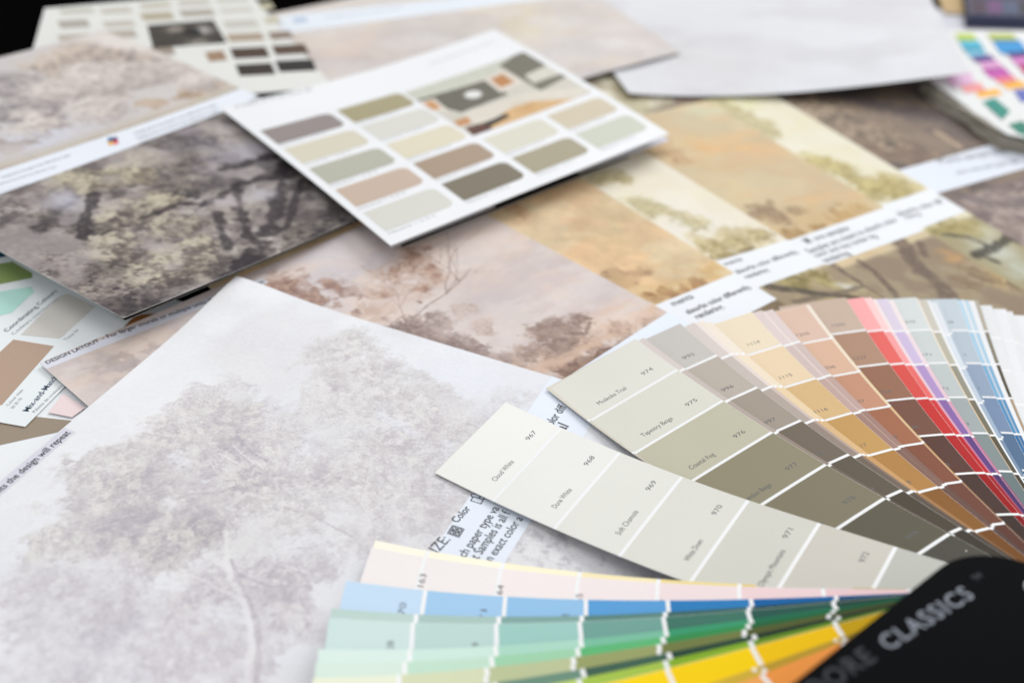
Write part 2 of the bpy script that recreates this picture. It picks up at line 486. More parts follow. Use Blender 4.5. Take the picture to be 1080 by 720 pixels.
# -- the warm sheets fanned to the right (C, D, E, F) and the dark one under them (G)
def rsheet(tr, ud, vd, z):
    return rect(tr, W, 0.0, ud, vd, W, HH, z, lambda U, V: 0.0004 * np.sin(U * 27 + V * 24 + z * 900))
def sheet_through(br_edge_pt, art_pt_v, ud, vd, z):
    """right edge passes the pixel; V there is art_pt_v"""
    return rect(br_edge_pt, W, art_pt_v, ud, vd, W, HH, z, lambda U, V: 0.00008 * np.sin(U * 27 + V * 24 + z * 900))
ARTV = 0.150
shC = sheet_through((775, 288), ARTV, 42.3, -48.0, 0.0025)
shD = sheet_through((831, 253), ARTV, 37.4, -51.0, 0.0020)
shE = sheet_through((932, 218), ARTV, 38.6, -54.4, 0.0015)
shF = sheet_through((980, 199), ARTV, 39.2, -57.5, 0.0010)
shG = Sheet(at((950, 180), 0.0005), 37.0, -56.0, 0.40, HH, 0.0005)
shG.o = shG.o - 0.20 * shG.u - ARTV * shG.v

# -- dark tree sheet at the left (H), its lower left corner standing off the table
def liftH(U, V):
    return 0.0005 + 0.0100 * np.clip(1 - U / 0.2, 0, 1) ** 1.6 * (0.55 + 0.45 * np.clip(V / HH, 0, 1)) + 0.001 * np.sin(V * 26)
shH = Sheet((0, 0), 56.8, -32.3, 0.205, HH, 0.0050, liftH)
hz = shH.z + liftH(0.0, HH)
pH = at((130, 335), hz)
shH.o = pH - HH * shH.v

def art_band_edges(sh, pa, pb):
    """V of the band edge through two pixels, extrapolated to U = 0 and U = w"""
    a, b_ = sh.loc(pa), sh.loc(pb)
    k = (b_[1] - a[1]) / (b_[0] - a[0])
    return (a[1] + k * (0 - a[0]), a[1] + k * (sh.w - a[0]))

# ------------------------------------------------------------------ A: pale grey toile
ro = sheet_root("wallpaper_sample", "large pale grey sheet with faint etched trees, in front under the open fan", shA)
A = Art(shA, 0.00036, (223, 226, 233), 3)
A.mix((233, 235, 239), A.blob((250, 330), 170))
A.mix((216, 216, 223), A.blob((120, 640), 230) * 0.6)
A.mix((214, 213, 216), A.blob((560, 560), 170) * 0.8)
A.mix((206, 205, 210), A.blob((640, 590), 100) * 0.7)
A.wash([(216, 214, 217), (230, 231, 232)], 0.05, 0.5, 1)
dk, lt = (190, 184, 187), (217, 215, 212)
A.foliage([(375, 365, 34), (345, 392, 38), (395, 395, 40), (430, 410, 38), (362, 425, 40), (460, 425, 30), (330, 415, 24)], (196, 192, 191), (215, 214, 212), 0.72, 0.75, 0.0026, 1)
A.foliage([(470, 440, 40), (505, 455, 38), (450, 470, 36), (490, 490, 40), (530, 470, 30), (540, 430, 26)], (200, 197, 200), (219, 218, 219), 0.6, 0.8, 0.0028, 2)
A.foliage([(240, 410, 24), (215, 425, 30), (260, 445, 40), (190, 450, 34), (230, 475, 46), (290, 460, 34), (150, 470, 30), (320, 490, 40), (275, 505, 40)], (182, 177, 183), (212, 210, 211), 0.85, 0.75, 0.0026, 3)
A.foliage([(120, 490, 42), (85, 520, 38), (150, 520, 50), (100, 560, 50), (55, 570, 36), (160, 575, 48), (40, 590, 26), (200, 550, 42), (215, 520, 40)], (172, 165, 169), (209, 206, 200), 0.9, 0.75, 0.0026, 4)
A.foliage([(330, 440, 36), (380, 470, 40), (350, 520, 44), (400, 520, 46), (430, 545, 36), (300, 540, 44), (260, 570, 40)], (186, 182, 186), (213, 211, 208), 0.75, 0.85, 0.0026, 5)
A.foliage([(220, 610, 36), (190, 640, 30), (290, 610, 40), (330, 600, 34), (310, 650, 36), (270, 640, 26)], (182, 174, 183), (214, 211, 213), 0.6, 0.9, 0.0028, 6)
A.foliage([(60, 640, 60), (110, 670, 60), (150, 700, 50), (40, 700, 50), (200, 690, 40)], (200, 196, 204), (218, 217, 222), 0.6, 1.0, 0.004, 7)
for i, (x, y, r, al) in enumerate([(250, 470, 36, .45), (265, 500, 26, .5), (135, 545, 34, .4), (150, 575, 20, .5), (175, 585, 26, .4), (330, 505, 22, .5), (210, 625, 22, .45), (410, 475, 30, .35), (365, 495, 26, .4), (440, 500, 28, .3), (95, 540, 26, .3), (200, 575, 30, .3)]):
    A.mix((158, 150, 163), A.blob((x, y), r, 0.4 * i, 0.55) * al * sstep(0.4, 0.68, A.n(0.006, 5, 70 + i, gain=0.7)))
A.mix((203, 199, 204), (A.blob((180, 520), 110) + A.blob((330, 520), 110) * 0.8 + A.blob((430, 480), 80) * 0.6).clip(0, 1) * 0.38)
LCROWN = [(215, 430, 26), (250, 440, 28), (185, 455, 30), (225, 470, 40), (150, 480, 30), (115, 500, 30), (90, 525, 28), (150, 525, 42), (100, 560, 40), (60, 570, 24), (165, 575, 40), (205, 545, 36), (290, 470, 30), (270, 510, 34)]
RCROWN = [(345, 375, 22), (375, 362, 18), (395, 385, 24), (350, 400, 28), (400, 405, 26), (425, 425, 28), (365, 430, 30), (450, 440, 24), (480, 450, 26), (440, 475, 30), (500, 470, 24), (400, 470, 34), (340, 500, 34), (385, 510, 36), (430, 525, 30), (310, 540, 34)]
LOWER = [(225, 615, 28), (195, 640, 22), (290, 610, 30), (325, 600, 24), (305, 645, 26)]
A.puffs(RCROWN, 420, 0.0042, (192, 187, 190), (224, 222, 221), 0.55, 1)
A.puffs(LCROWN, 620, 0.0042, (172, 165, 172), (216, 213, 210), 0.6, 2)
A.puffs(LCROWN, 500, 0.0026, (162, 155, 163), (220, 217, 212), 0.5, 3)
A.puffs([(135, 545, 26), (165, 580, 22), (250, 470, 22), (205, 560, 26), (110, 560, 24), (265, 505, 20)], 260, 0.0026, (146, 138, 149), (206, 202, 198), 0.55, 4)
A.puffs(RCROWN, 340, 0.0026, (182, 177, 182), (224, 222, 220), 0.5, 5)
A.puffs(LOWER, 220, 0.0032, (176, 169, 178), (218, 216, 217), 0.5, 6)
A.puffs([(60, 645, 50), (120, 670, 50), (160, 700, 40), (50, 700, 40)], 300, 0.0055, (184, 179, 190), (219, 218, 223), 0.5, 7)
A.puffs([(100, 620, 50), (190, 680, 40), (250, 690, 40), (30, 620, 30)], 260, 0.0040, (186, 180, 189), (218, 216, 219), 0.45, 8)
A.puffs([(470, 520, 40), (520, 500, 36), (420, 560, 40), (560, 470, 30), (380, 570, 30)], 300, 0.0036, (186, 181, 187), (220, 218, 219), 0.45, 9)
FOL = [(130, 520, 50), (230, 470, 50), (110, 570, 40), (200, 560, 50), (290, 520, 50), (360, 490, 50), (250, 610, 45), (310, 600, 45), (430, 470, 45)]
A.etch(FOL, 260, [(160, 153, 160), (172, 166, 172), (150, 144, 156), (226, 224, 224)], 0.28, 0.003, 0.010, 0.00024, 0.6, 1)
A.etch(FOL, 30, [(150, 143, 153), (228, 226, 227)], 0.35, 0.008, 0.020, 0.00030, 1.0, 2)
A.mix((221, 220, 223), 0.10 + 0.22 * sstep(0.40, 0.62, A.n(0.03, 4, 301)))
for i, (x, y, r, al) in enumerate([(255, 478, 34, .40), (140, 548, 36, .42), (180, 585, 28, .34), (215, 540, 30, .3), (95, 560, 24, .34), (330, 500, 26, .34), (300, 445, 22, .2), (415, 480, 30, .28), (365, 500, 26, .26), (215, 622, 22, .3), (160, 500, 26, .26), (470, 455, 24, .2)]):
    A.mix((162, 154, 166), A.blob((x, y), r, 0.5 * i, 0.6) * al * (0.45 + 0.55 * sstep(0.40, 0.64, A.n(0.005, 5, 320 + i, gain=0.72))))
# gaps of light paper between the leaf masses
for i, (x, y, r) in enumerate([(330, 470, 20), (320, 480, 16), (440, 470, 20), (360, 560, 22), (100, 600, 16), (70, 530, 14), (420, 575, 22), (250, 545, 18), (180, 530, 12), (235, 590, 14)]):
    A.mix((228, 229, 232), A.blob((x, y), r * 1.15, 0.7 * i, 0.6) * 0.7 * sstep(0.4, 0.6, A.n(0.007, 5, 90 + i)))
# pale trunk with a shaded flank, forking in the crown
A.stroke([(238, 560), (239, 590), (246, 612), (258, 635), (267, 660), (266, 690), (262, 720)], 0.0007, 0.0017, (229, 228, 229), 0.55)
A.stroke([(244, 590), (252, 612), (263, 633), (271, 655), (273, 690), (270, 720)], 0.0004, 0.0012, (172, 164, 174), 0.55)
A.stroke([(243, 602), (228, 590), (212, 585)], 0.0010, 0.0004, (230, 228, 229), 0.45)
A.stroke([(258, 632), (240, 625), (222, 618)], 0.0009, 0.0004, (228, 226, 228), 0.45)
A.stroke([(248, 612), (262, 600), (275, 596)], 0.0008, 0.0004, (186, 180, 192), 0.7)
A.stroke([(268, 648), (290, 625), (315, 606), (345, 597)], 0.0010, 0.0004, (190, 184, 193), 0.4)
A.stroke([(250, 605), (285, 618), (305, 618)], 0.0006, 0.0003, (176, 170, 180), 0.7)
for pts, c, w in [([(186, 526), (205, 520), (228, 520), (250, 512), (248, 506), (236, 507)], (160, 152, 160), .0006), ([(215, 505), (235, 498), (230, 494)], (166, 158, 168), .0006),
                  ([(232, 478), (250, 488), (258, 492)], (234, 231, 232), .0009), ([(246, 470), (262, 484), (275, 490)], (235, 232, 232), .0010), ([(250, 460), (264, 476), (282, 486)], (152, 146, 162), .0008),
                  ([(300, 535), (325, 540), (345, 552), (372, 566)], (184, 178, 186), .0008), ([(345, 552), (372, 566), (384, 580)], (190, 184, 188), .0006),
                  ([(330, 512), (352, 500), (368, 496)], (180, 172, 180), .0008), ([(190, 600), (205, 608), (222, 614)], (230, 228, 229), .0007),
                  ([(286, 600), (300, 612), (306, 604), (296, 596), (288, 596)], (178, 171, 182), .0004), ([(160, 640), (185, 660), (215, 672)], (196, 190, 198), .0006), ([(150, 665), (180, 690), (220, 705)], (198, 192, 200), .0006)]:
    A.stroke(pts, w * 0.8, w * 0.4, c, 0.45)
# fine etching: crossed hatching that follows the masses, and mottled ground at the right
h1 = A.n(0.0011, 3, 200, ax=3.5, ang=0.8); h2 = A.n(0.0011, 3, 201, ax=3.5, ang=-0.9)
dens = sstep(0.35, 0.65, A.n(0.02, 4, 202))
lum = A.rgb.mean(-1); inkzone = sstep(0.80, 0.62, lum)
A.mix((168, 162, 168), sstep(0.50, 0.66, h1) * 0.30 * (0.25 + dens) * inkzone)
A.mix((238, 237, 236), sstep(0.52, 0.68, h2) * 0.28 * (1.25 - dens) * inkzone)
gr = A.blob((620, 590), 150) + A.blob((480, 560), 90) * 0.6
A.mix((168, 163, 169), np.clip(gr, 0, 1) * sstep(0.46, 0.66, A.n(0.004, 6, 210, gain=0.72)) * 0.55)
A.mix((228, 227, 228), np.clip(gr, 0, 1) * sstep(0.50, 0.70, A.n(0.006, 6, 211, gain=0.7)) * 0.5)
A.mottle(0.03, 0.0012, 1, 3); A.mottle(0.03, 0.03, 2)
sheet = A.build("art_print", ro)
vL = art_band_edges(shA, (452, 587), (579, 401)); vR = art_band_edges(shA, (533, 592), (621, 452))
bd = band(shA, "label_band", vL, vR, ro, (224, 231, 242))
lettering(shA, [("IZE:", (462, 583), (475.5, 569), 1.15, 0.0), ("Color", (482.5, 551.5), (497, 536), 1.15, 0.012),
                ("ch paper type va", (491, 588), (527, 536), 1.15, 0.008), ("olor diff", (583, 449), (598, 429), 1.25, 0.012),
                ("t Samples is all f", (504.5, 590), (539, 541), 1.25, 0.008), ("al", (595, 455), (600, 449.5), 1.0, 0.012),
                ("n exact color a", (519, 592), (552, 547), 1.2, 0.008)], bd)
def grid_icon(sh, cx, cy, s, parent):
    c = sh.loc((cx, cy)); k = s
    P = []
    def Q(a, b_): return proj(sh.place(c[0] + a * k, c[1] + b_ * k))
    for i in (-1, 0, 1):
        P.append([Q(-1, i), Q(1, i)]); P.append([Q(i, -1), Q(i, 1)])
    for (x, y) in ((-.5, -.5), (.5, -.5), (-.5, .5), (.5, .5)):
        P.append([Q(x + .3 * math.cos(t), y + .3 * math.sin(t)) for t in np.linspace(0, 2 * math.pi, 9)])
    outline_icon(sh, P, parent)
grid_icon(shA, 480.7, 560, 0.0021, bd)
def box_icon(sh, cx, cy, s, parent):
    c = sh.loc((cx, cy))
    def Q(a, b_): return proj(sh.place(c[0] + a * s, c[1] + b_ * s))
    outline_icon(sh, [[Q(-1, -1), Q(.2, -1), Q(.2, 1), Q(-1, 1), Q(-1, -1)], [Q(.2, .1), Q(1.3, .1), Q(1.3, 1), Q(.2, 1)], [Q(-.2, -1), Q(.5, -1.6), Q(1.2, -1), Q(1.2, .1)]], parent)
box_icon(shA, 504, 526, 0.0019, bd)
e0 = shA.loc((62, 449))
st = band(shA, "title_strip", 0.0003, 0.0052, ro, (208, 208, 219), 0.0, e0[0])
lettering(shA, [("DESIGN LAYOUT - For larger murals or multiple units the design will repeat", tuple(proj(shA.place(e0[0] - 0.1115, 0.0042))), tuple(proj(shA.place(e0[0] - 0.0012, 0.0042))), 1.1, 0.010)], st)

# ------------------------------------------------------------------ B: rosy landscape
ro = sheet_root("wallpaper_sample", "rosy mauve landscape sheet with a slender brown tree, between brochure and pale front sheet", shB)
B = Art(shB, 0.0005, (205, 194, 191), 5)
B.mix((212, 205, 204), B.blob((440, 250), 120)); B.mix((220, 196, 176), B.blob((520, 265), 90) * 0.8)
B.mix((192, 182, 184), B.blob((600, 290), 120) * 0.7); B.mix((214, 184, 160), B.blob((680, 340), 80, 0.5, 0.5)); B.mix((205, 200, 206), B.blob((340, 275), 70) * 0.8)
B.mix((190, 178, 172), B.blob((140, 370), 90) * 0.9); B.mix((208, 202, 200), B.blob((240, 330), 60) * 0.4)
B.wash([(222, 203, 190), (192, 184, 188), (216, 208, 206)], 0.03, 0.55, 1, 2.2, 0.1)
B.mottle(0.06, 0.014, 3); B.mottle(0.02, 0.003, 4)
B.mix((200, 170, 150), B.blob((620, 375), 60, 0.3, 0.35) * 0.8)
br, brl = (118, 92, 84), (178, 146, 128)
B.foliage([(300, 300, 26), (330, 315, 22), (285, 305, 18), (350, 300, 14)], (130, 100, 92), (186, 156, 140), 0.8, 1.1, 0.004, 11)
B.foliage([(420, 290, 22), (445, 275, 22), (405, 310, 20), (455, 295, 18), (438, 262, 12), (400, 330, 18), (440, 310, 20)], (168, 138, 122), (205, 180, 164), 0.55, 1.2, 0.0035, 12)
B.branchy((429, 352), (447, 272), 0.0007, (122, 98, 90), 0.65, 3, 0.7, 3)
B.puffs([(437, 272, 12), (452, 284, 12), (446, 304, 10), (428, 282, 12), (460, 294, 8), (412, 292, 12), (402, 310, 10)], 130, 0.0024, (140, 108, 94), (196, 166, 148), 0.42, 1)
B.puffs([(500, 372, 16), (530, 380, 14), (470, 362, 14), (445, 352, 14)], 110, 0.0032, (122, 104, 104), (182, 164, 160), 0.5, 2)
B.puffs([(575, 352, 14), (600, 345, 14), (620, 338, 8), (560, 372, 14), (590, 365, 14), (545, 385, 10)], 110, 0.0032, (124, 102, 96), (180, 158, 146), 0.36, 3)
B.puffs([(545, 390, 12), (580, 378, 14), (620, 362, 14), (655, 350, 12), (690, 342, 10), (600, 388, 12)], 120, 0.0045, (158, 132, 120), (206, 180, 162), 0.38, 6)
B.puffs([(640, 380, 12), (665, 368, 10), (612, 394, 10), (690, 355, 8)], 110, 0.0030, (92, 68, 60), (160, 126, 106), 0.55, 4)
B.puffs([(300, 303, 20), (330, 316, 16), (285, 308, 14), (350, 302, 10)], 130, 0.0030, (122, 92, 84), (190, 160, 144), 0.5, 5)
B.branchy((428, 352), (405, 285), 0.0004, (150, 122, 112), 0.6, 2, 0.6, 4)
B.foliage([(437, 268, 6), (455, 280, 7), (448, 306, 8), (430, 262, 6), (462, 290, 6), (415, 285, 6), (442, 318, 5), (452, 262, 5)], (130, 98, 84), (176, 140, 120), 0.8, 0.9, 0.003, 13)
B.foliage([(445, 350, 24), (470, 362, 20), (420, 345, 16), (460, 340, 16), (490, 370, 14), (430, 360, 20)], (108, 90, 88), (160, 140, 136), 0.85, 0.9, 0.003, 14)
B.foliage([(480, 328, 12), (496, 325, 8), (510, 345, 14)], (148, 122, 114), (190, 166, 154), 0.6, 1.1, 0.003, 15)
B.foliage([(570, 350, 18), (590, 345, 18), (610, 338, 14), (572, 368, 18), (595, 362, 16), (555, 375, 16)], (120, 98, 90), (168, 144, 132), 0.85, 0.9, 0.0035, 16)
B.foliage([(640, 372, 14), (615, 385, 18), (660, 362, 10), (600, 393, 14), (585, 388, 10)], (96, 72, 64), (150, 118, 100), 0.9, 0.9, 0.0035, 17)
B.stroke([(560, 392), (590, 380), (630, 360), (650, 352)], 0.004, 0.0015, (206, 176, 154), 0.7)
B.stroke([(604, 352), (618, 352), (622, 340)], 0.0012, 0.0008, (118, 94, 86), 0.7)
B.foliage([(372, 330, 10), (380, 312, 8), (365, 308, 12)], (120, 92, 84), (170, 140, 126), 0.8, 1.0, 0.003, 18)
B.mix((126, 116, 118), B.blob((140, 375), 60) * 0.5 * sstep(0.42, 0.62, B.n(0.006, 5, 61)))
B.mix((206, 190, 180), B.n(0.05, 4, 88) * 0.22)
B.build("art_print", ro)
vL = art_band_edges(shB, (596, 399), (714, 323)); w_ = 0.0255
bd = band(shB, "label_band", vL, (vL[0] + w_, vL[1] + w_), ro, (222, 230, 241))
e0 = shB.loc((276, 293))
tk = (e0[1] - 0.0002) / e0[0]
st = band(shB, "title_strip", (0.0002, e0[1]), (0.0050, e0[1] + 0.0048), ro, (212, 213, 223), 0.0, e0[0])
lettering(shB, [("DESIGN LAYOUT", (50, 384), (105.5, 360), 1.05, 0.014), ("- For larger murals or multiple units the design will repeat", (109, 358.5), tuple(proj(shB.place(e0[0] - 0.001, e0[1] + 0.0039))), 1.15, 0.008)], st)

# ------------------------------------------------------------------ C, D, E, F, G
def warm_sheet(sh, label, seed, base, paint, bandpx, texts, below, bcol=(227, 231, 237), res=0.0007):
    ro = sheet_root("wallpaper_sample", label, sh)
    a = Art(sh, res, base, seed)
    paint(a)
    va = art_band_edges(sh, *bandpx[0]); vb = art_band_edges(sh, *bandpx[1])
    below(a)
    a.build("art_print", ro)
    bd = band(sh, "label_band", va, vb, ro, bcol)
    if texts: lettering(sh, texts, bd, M_INK_SOFT if sh is not shC else M_INK)
    return ro
def paint_orange(a):
    a.mix((214, 184, 140), a.blob((680, 270), 110) * 0.9); a.mix((222, 176, 140), a.blob((560, 225), 60) * 0.9); a.mix((206, 190, 158), a.blob((640, 215), 70) * 0.7)
    a.mix((204, 170, 112), a.blob((735, 295), 50) * 0.8); a.mix((200, 150, 110), a.blob((590, 255), 40) * 0.5)
    a.wash([(222, 188, 150), (196, 172, 136), (214, 200, 168)], 0.035, 0.55, 1, 2.0, 0.2); a.mottle(0.05, 0.016, 5); a.mottle(0.015, 0.003, 6)
    a.foliage([(535, 218, 14), (550, 225, 12)], (150, 110, 78), (196, 150, 112), 0.6, 1.0, 0.005, 21)
    a.foliage([(660, 292, 16), (640, 290, 10), (680, 288, 10)], (140, 110, 92), (180, 148, 112), 0.8, 0.9, 0.006, 22)
    a.foliage([(715, 312, 16), (690, 315, 14), (740, 302, 12)], (128, 88, 50), (180, 134, 84), 0.7, 0.9, 0.005, 23)
def paint_green(a):
    a.mix((228, 222, 200), a.blob((700, 220), 110)); a.mix((216, 214, 206), a.blob((735, 235), 40) * 0.9); a.mix((232, 224, 204), a.blob((660, 185), 40))
    a.wash([(226, 218, 200), (231, 226, 216)], 0.02, 0.5, 1); a.mottle(0.03, 0.012, 5)
    a.foliage([(630, 190, 12), (645, 182, 12), (660, 190, 8)], (140, 116, 64), (196, 180, 124), 0.58, 1.1, 0.005, 24)
    a.foliage([(668, 212, 12), (685, 222, 10), (700, 220, 14), (725, 232, 14), (680, 215, 12)], (126, 122, 78), (190, 180, 128), 0.58, 1.1, 0.005, 25)
    a.foliage([(720, 225, 10), (740, 232, 8)], (170, 150, 90), (206, 190, 130), 0.54, 1.1, 0.005, 26)
    a.foliage([(745, 255, 16), (770, 252, 20), (800, 245, 18), (790, 258, 18), (765, 265, 14)], (150, 132, 76), (208, 192, 140), 0.61, 1.1, 0.006, 27)
    a.foliage([(765, 270, 14), (785, 264, 12), (750, 266, 8)], (92, 76, 50), (150, 130, 86), 0.58, 1.1, 0.005, 28)
def paint_orange2(a):
    a.mix((208, 188, 150), a.blob((790, 180), 120)); a.mix((214, 176, 126), a.blob((760, 165), 50)); a.mix((196, 178, 150), a.blob((850, 210), 50)); a.mix((208, 172, 112), a.blob((870, 235), 55))
    a.mix((204, 198, 168), a.blob((735, 118), 50)); a.mix((220, 180, 136), a.blob((800, 165), 40) * 0.8)
    a.wash([(216, 180, 136), (194, 176, 146), (206, 192, 160)], 0.04, 0.55, 1, 2.0, 0.2); a.mottle(0.05, 0.016, 5); a.mottle(0.015, 0.004, 6)
    a.foliage([(705, 160, 14), (720, 170, 10), (700, 150, 10)], (160, 126, 90), (200, 164, 124), 0.6, 1.0, 0.006, 31)
    a.foliage([(810, 222, 16), (825, 230, 14), (840, 222, 10), (800, 226, 10), (815, 214, 8)], (126, 104, 84), (168, 142, 110), 0.85, 0.8, 0.006, 32)
    a.foliage([(890, 228, 16), (910, 222, 12), (840, 250, 14), (865, 242, 10)], (140, 108, 64), (186, 150, 96), 0.8, 0.8, 0.006, 33)
def paint_green2(a):
    a.mix((223, 218, 196), a.blob((860, 140), 120)); a.mix((226, 224, 206), a.blob((870, 170), 40)); a.mix((222, 218, 170), a.blob((760, 105), 40))
    a.wash([(222, 215, 186), (228, 225, 210)], 0.02, 0.5, 1); a.mottle(0.03, 0.012, 5)
    a.foliage([(775, 118, 14), (795, 128, 14), (810, 138, 12), (765, 112, 8), (785, 138, 10)], (150, 134, 70), (202, 188, 130), 0.58, 1.1, 0.007, 34)
    a.foliage([(870, 172, 16), (890, 178, 12), (850, 165, 10), (860, 180, 10)], (164, 150, 84), (206, 196, 130), 0.54, 1.1, 0.007, 35)
    a.foliage([(945, 192, 20), (925, 200, 18), (910, 195, 16), (960, 200, 14), (950, 205, 16)], (120, 106, 50), (196, 176, 100), 0.65, 1.1, 0.007, 36)
def below_warm(a):
    a.mix((128, 112, 86), a.blob((800, 340), 60, hard=0.4))
    a.mottle(0.25, 0.012, 40)
    a.foliage([(860, 330, 20), (830, 330, 20)], (80, 70, 60), (150, 128, 100), 0.7, 0.9, 0.006, 42)
def below_D(a):
    c = a.sh.loc((840, 290))[1]; mk = sstep(c - 0.002, c + 0.002, a.V)
    a.mix((168, 152, 118), mk); a.mix((150, 134, 112), mk * sstep(0.42, 0.6, a.n(0.012, 5, 44)) * 0.8)
    a.foliage([(840, 296, 18), (865, 290, 16), (880, 300, 12)], (120, 108, 66), (186, 174, 116), 0.9, 0.8, 0.005, 41)
    a.mix((206, 202, 190), a.blob((893, 302), 14, 0.6, 0.55) * 0.95)
    a.stroke([(812, 302), (845, 307), (880, 312), (905, 314)], 0.003, 0.002, (70, 62, 54), 0.85)
    a.stroke([(840, 318), (870, 312), (910, 302)], 0.0025, 0.0015, (96, 84, 76), 0.7)
def below_E(a):
    c = a.sh.loc((925, 270))[1]; mk = sstep(c - 0.002, c + 0.002, a.V)
    a.mix((158, 144, 118), mk); a.mix((138, 120, 102), mk * sstep(0.42, 0.62, a.n(0.02, 5, 45)) * 0.8)
    for pts, w in [([(872, 275), (895, 292), (915, 305), (930, 316)], .0026), ([(905, 275), (922, 286), (938, 303), (950, 318)], .0020), ([(950, 255), (962, 275), (985, 295), (1005, 320)], .0058), ([(970, 256), (976, 270)], .0022)]:
        a.stroke(pts, w, w, (102, 84, 76), 0.85)
    a.mix((188, 150, 100), a.blob((1003, 272), 14) * 0.9); a.mix((190, 164, 112), a.blob((1055, 290), 24) * 0.8)
    a.foliage([(1040, 290, 18), (1020, 300, 16), (1070, 300, 14)], (110, 92, 76), (170, 146, 108), 0.7, 0.9, 0.006, 46)
def below_F(a):
    c = a.sh.loc((1000, 237))[1]; mk = sstep(c - 0.002, c + 0.002, a.V)
    a.mix((160, 150, 116), mk)
    a.foliage([(1000, 240, 20), (1025, 240, 18), (985, 243, 12)], (128, 116, 64), (188, 174, 116), 0.9, 0.8, 0.006, 47)
    a.mix((196, 200, 188), a.blob((1055, 265), 26) * 0.9); a.mix((184, 190, 176), a.blob((1075, 285), 20) * 0.9); a.mix((190, 190, 170), a.blob((1045, 245), 14) * 0.7)
    a.stroke([(995, 247), (1020, 250), (1040, 258)], 0.002, 0.0015, (70, 66, 54), 0.85)
    a.stroke([(1030, 268), (1055, 258), (1066, 248), (1080, 258)], 0.0045, 0.003, (60, 56, 48), 0.9)
    a.stroke([(1030, 268), (1052, 276)], 0.003, 0.002, (74, 70, 58), 0.85)
_pg2 = paint_green
def paint_green(a):
    _pg2(a)
    a.puffs([(635, 188, 12), (650, 186, 8), (672, 214, 12), (690, 222, 12), (715, 228, 12), (735, 236, 8)], 90, 0.0045, (164, 152, 112), (210, 200, 164), 0.4, 1)
    a.puffs([(755, 262, 14), (775, 254, 14), (800, 248, 14), (740, 258, 8)], 110, 0.0045, (150, 134, 92), (210, 196, 152), 0.45, 2)
_pg3 = paint_green2
def paint_green2(a):
    _pg3(a)
    a.puffs([(775, 120, 12), (795, 130, 12), (808, 140, 10), (765, 112, 8), (740, 108, 10)], 70, 0.007, (166, 154, 112), (212, 203, 166), 0.4, 1)
    a.puffs([(870, 174, 14), (890, 180, 10), (855, 168, 8), (940, 195, 18), (920, 200, 14), (955, 203, 12)], 120, 0.006, (150, 136, 86), (208, 194, 138), 0.45, 2)
warm_sheet(shC, "tan and orange cloud sheet just right of the rosy landscape sheet", 21, (208, 184, 148), paint_orange,
           [((701, 318), (775, 288)), ((790, 330.5), (820, 315))],
           [("ments", (711, 323), (732.5, 314), 1.0, 0.012), ("absorbs color differently,", (726, 331.5), (793, 303.5), 1.15, 0.02), ("rendering.", (736, 336.5), (765, 324.5), 1.15, 0.02)], below_warm)
warm_sheet(shD, "cream sheet with small green bushes between the two orange cloud sheets", 22, (224, 216, 198), paint_green,
           [((761, 274), (831, 253)), ((805, 301), (870, 278))],
           [("ments", (766, 280.5), (784, 274.5), 1.0, 0.01), ("absorbs color differently,", (778, 289), (843, 266.5), 1.15, 0.015), ("rendering.", (788, 294), (813, 285.5), 1.15, 0.02)], below_D)
warm_sheet(shE, "ochre cloud sheet with brown tree trunks below its white text band", 23, (206, 188, 152), paint_orange2,
           [((831, 254), (930, 220)), ((873, 279.5), (975, 243))],
           [("M", (852, 257), (857, 255), 1.3, 0.05), ("ore samples", (861, 254), (897, 242), 1.1, 0.015), ("Samples are meant to absorb color", (854, 267.5), (948, 233), 1.2, 0.012), ("color and may render ing", (861, 272), (926, 250), 1.2, 0.012), ("rendering.", (869, 278), (899, 268), 1.2, 0.015)], below_E)
warm_sheet(shF, "pale yellow green bush sheet at the right end of the warm row", 24, (220, 214, 190), paint_green2,
           [((931, 216), (979, 200)), ((977, 239), (1021, 222))],
           [("absorbs color diff", (949, 228), (996, 213.5), 1.2, 0.01), ("ndering", (956, 231), (972, 227), 1.2, 0.01)], below_F)
def paint_G(a):
    a.mix((92, 82, 78), a.blob((940, 110), 90)); a.mix((150, 132, 116), a.blob((900, 150), 60) * 0.8)
    a.wash([(78, 70, 68), (150, 132, 114)], 0.03, 0.6, 1); a.mottle(0.08, 0.012, 7)
    a.foliage([(870, 120, 30), (910, 145, 34), (880, 150, 24), (945, 150, 26), (850, 105, 16)], (84, 74, 70), (172, 150, 128), 0.9, 1.0, 0.010, 51)
    a.puffs([(870, 118, 28), (905, 142, 30), (940, 155, 24), (850, 104, 14), (885, 155, 18)], 200, 0.006, (70, 61, 60), (184, 164, 140), 0.8, 1)
    a.stroke([(880, 98), (940, 115), (1010, 125), (1060, 140)], 0.010, 0.013, (98, 90, 90), 0.9)
    a.stroke([(990, 140), (1005, 150), (1012, 156)], 0.003, 0.002, (186, 164, 140), 0.8)
    a.foliage([(925, 155, 20), (960, 160, 20)], (110, 92, 82), (182, 158, 134), 0.8, 1.0, 0.008, 52)
def below_G(a):
    c = a.sh.loc((1040, 200))[1]; mk = sstep(c - 0.003, c + 0.003, a.V)
    a.mix((142, 126, 120), mk); a.mix((112, 100, 100), mk * sstep(0.4, 0.6, a.n(0.02, 5, 53, ax=2.2)) * 0.9); a.mix((176, 160, 152), mk * sstep(0.48, 0.66, a.n(0.012, 5, 54)) * 0.8)
    a.stroke([(1010, 205), (1045, 215), (1080, 212)], 0.006, 0.006, (104, 94, 96), 0.7)
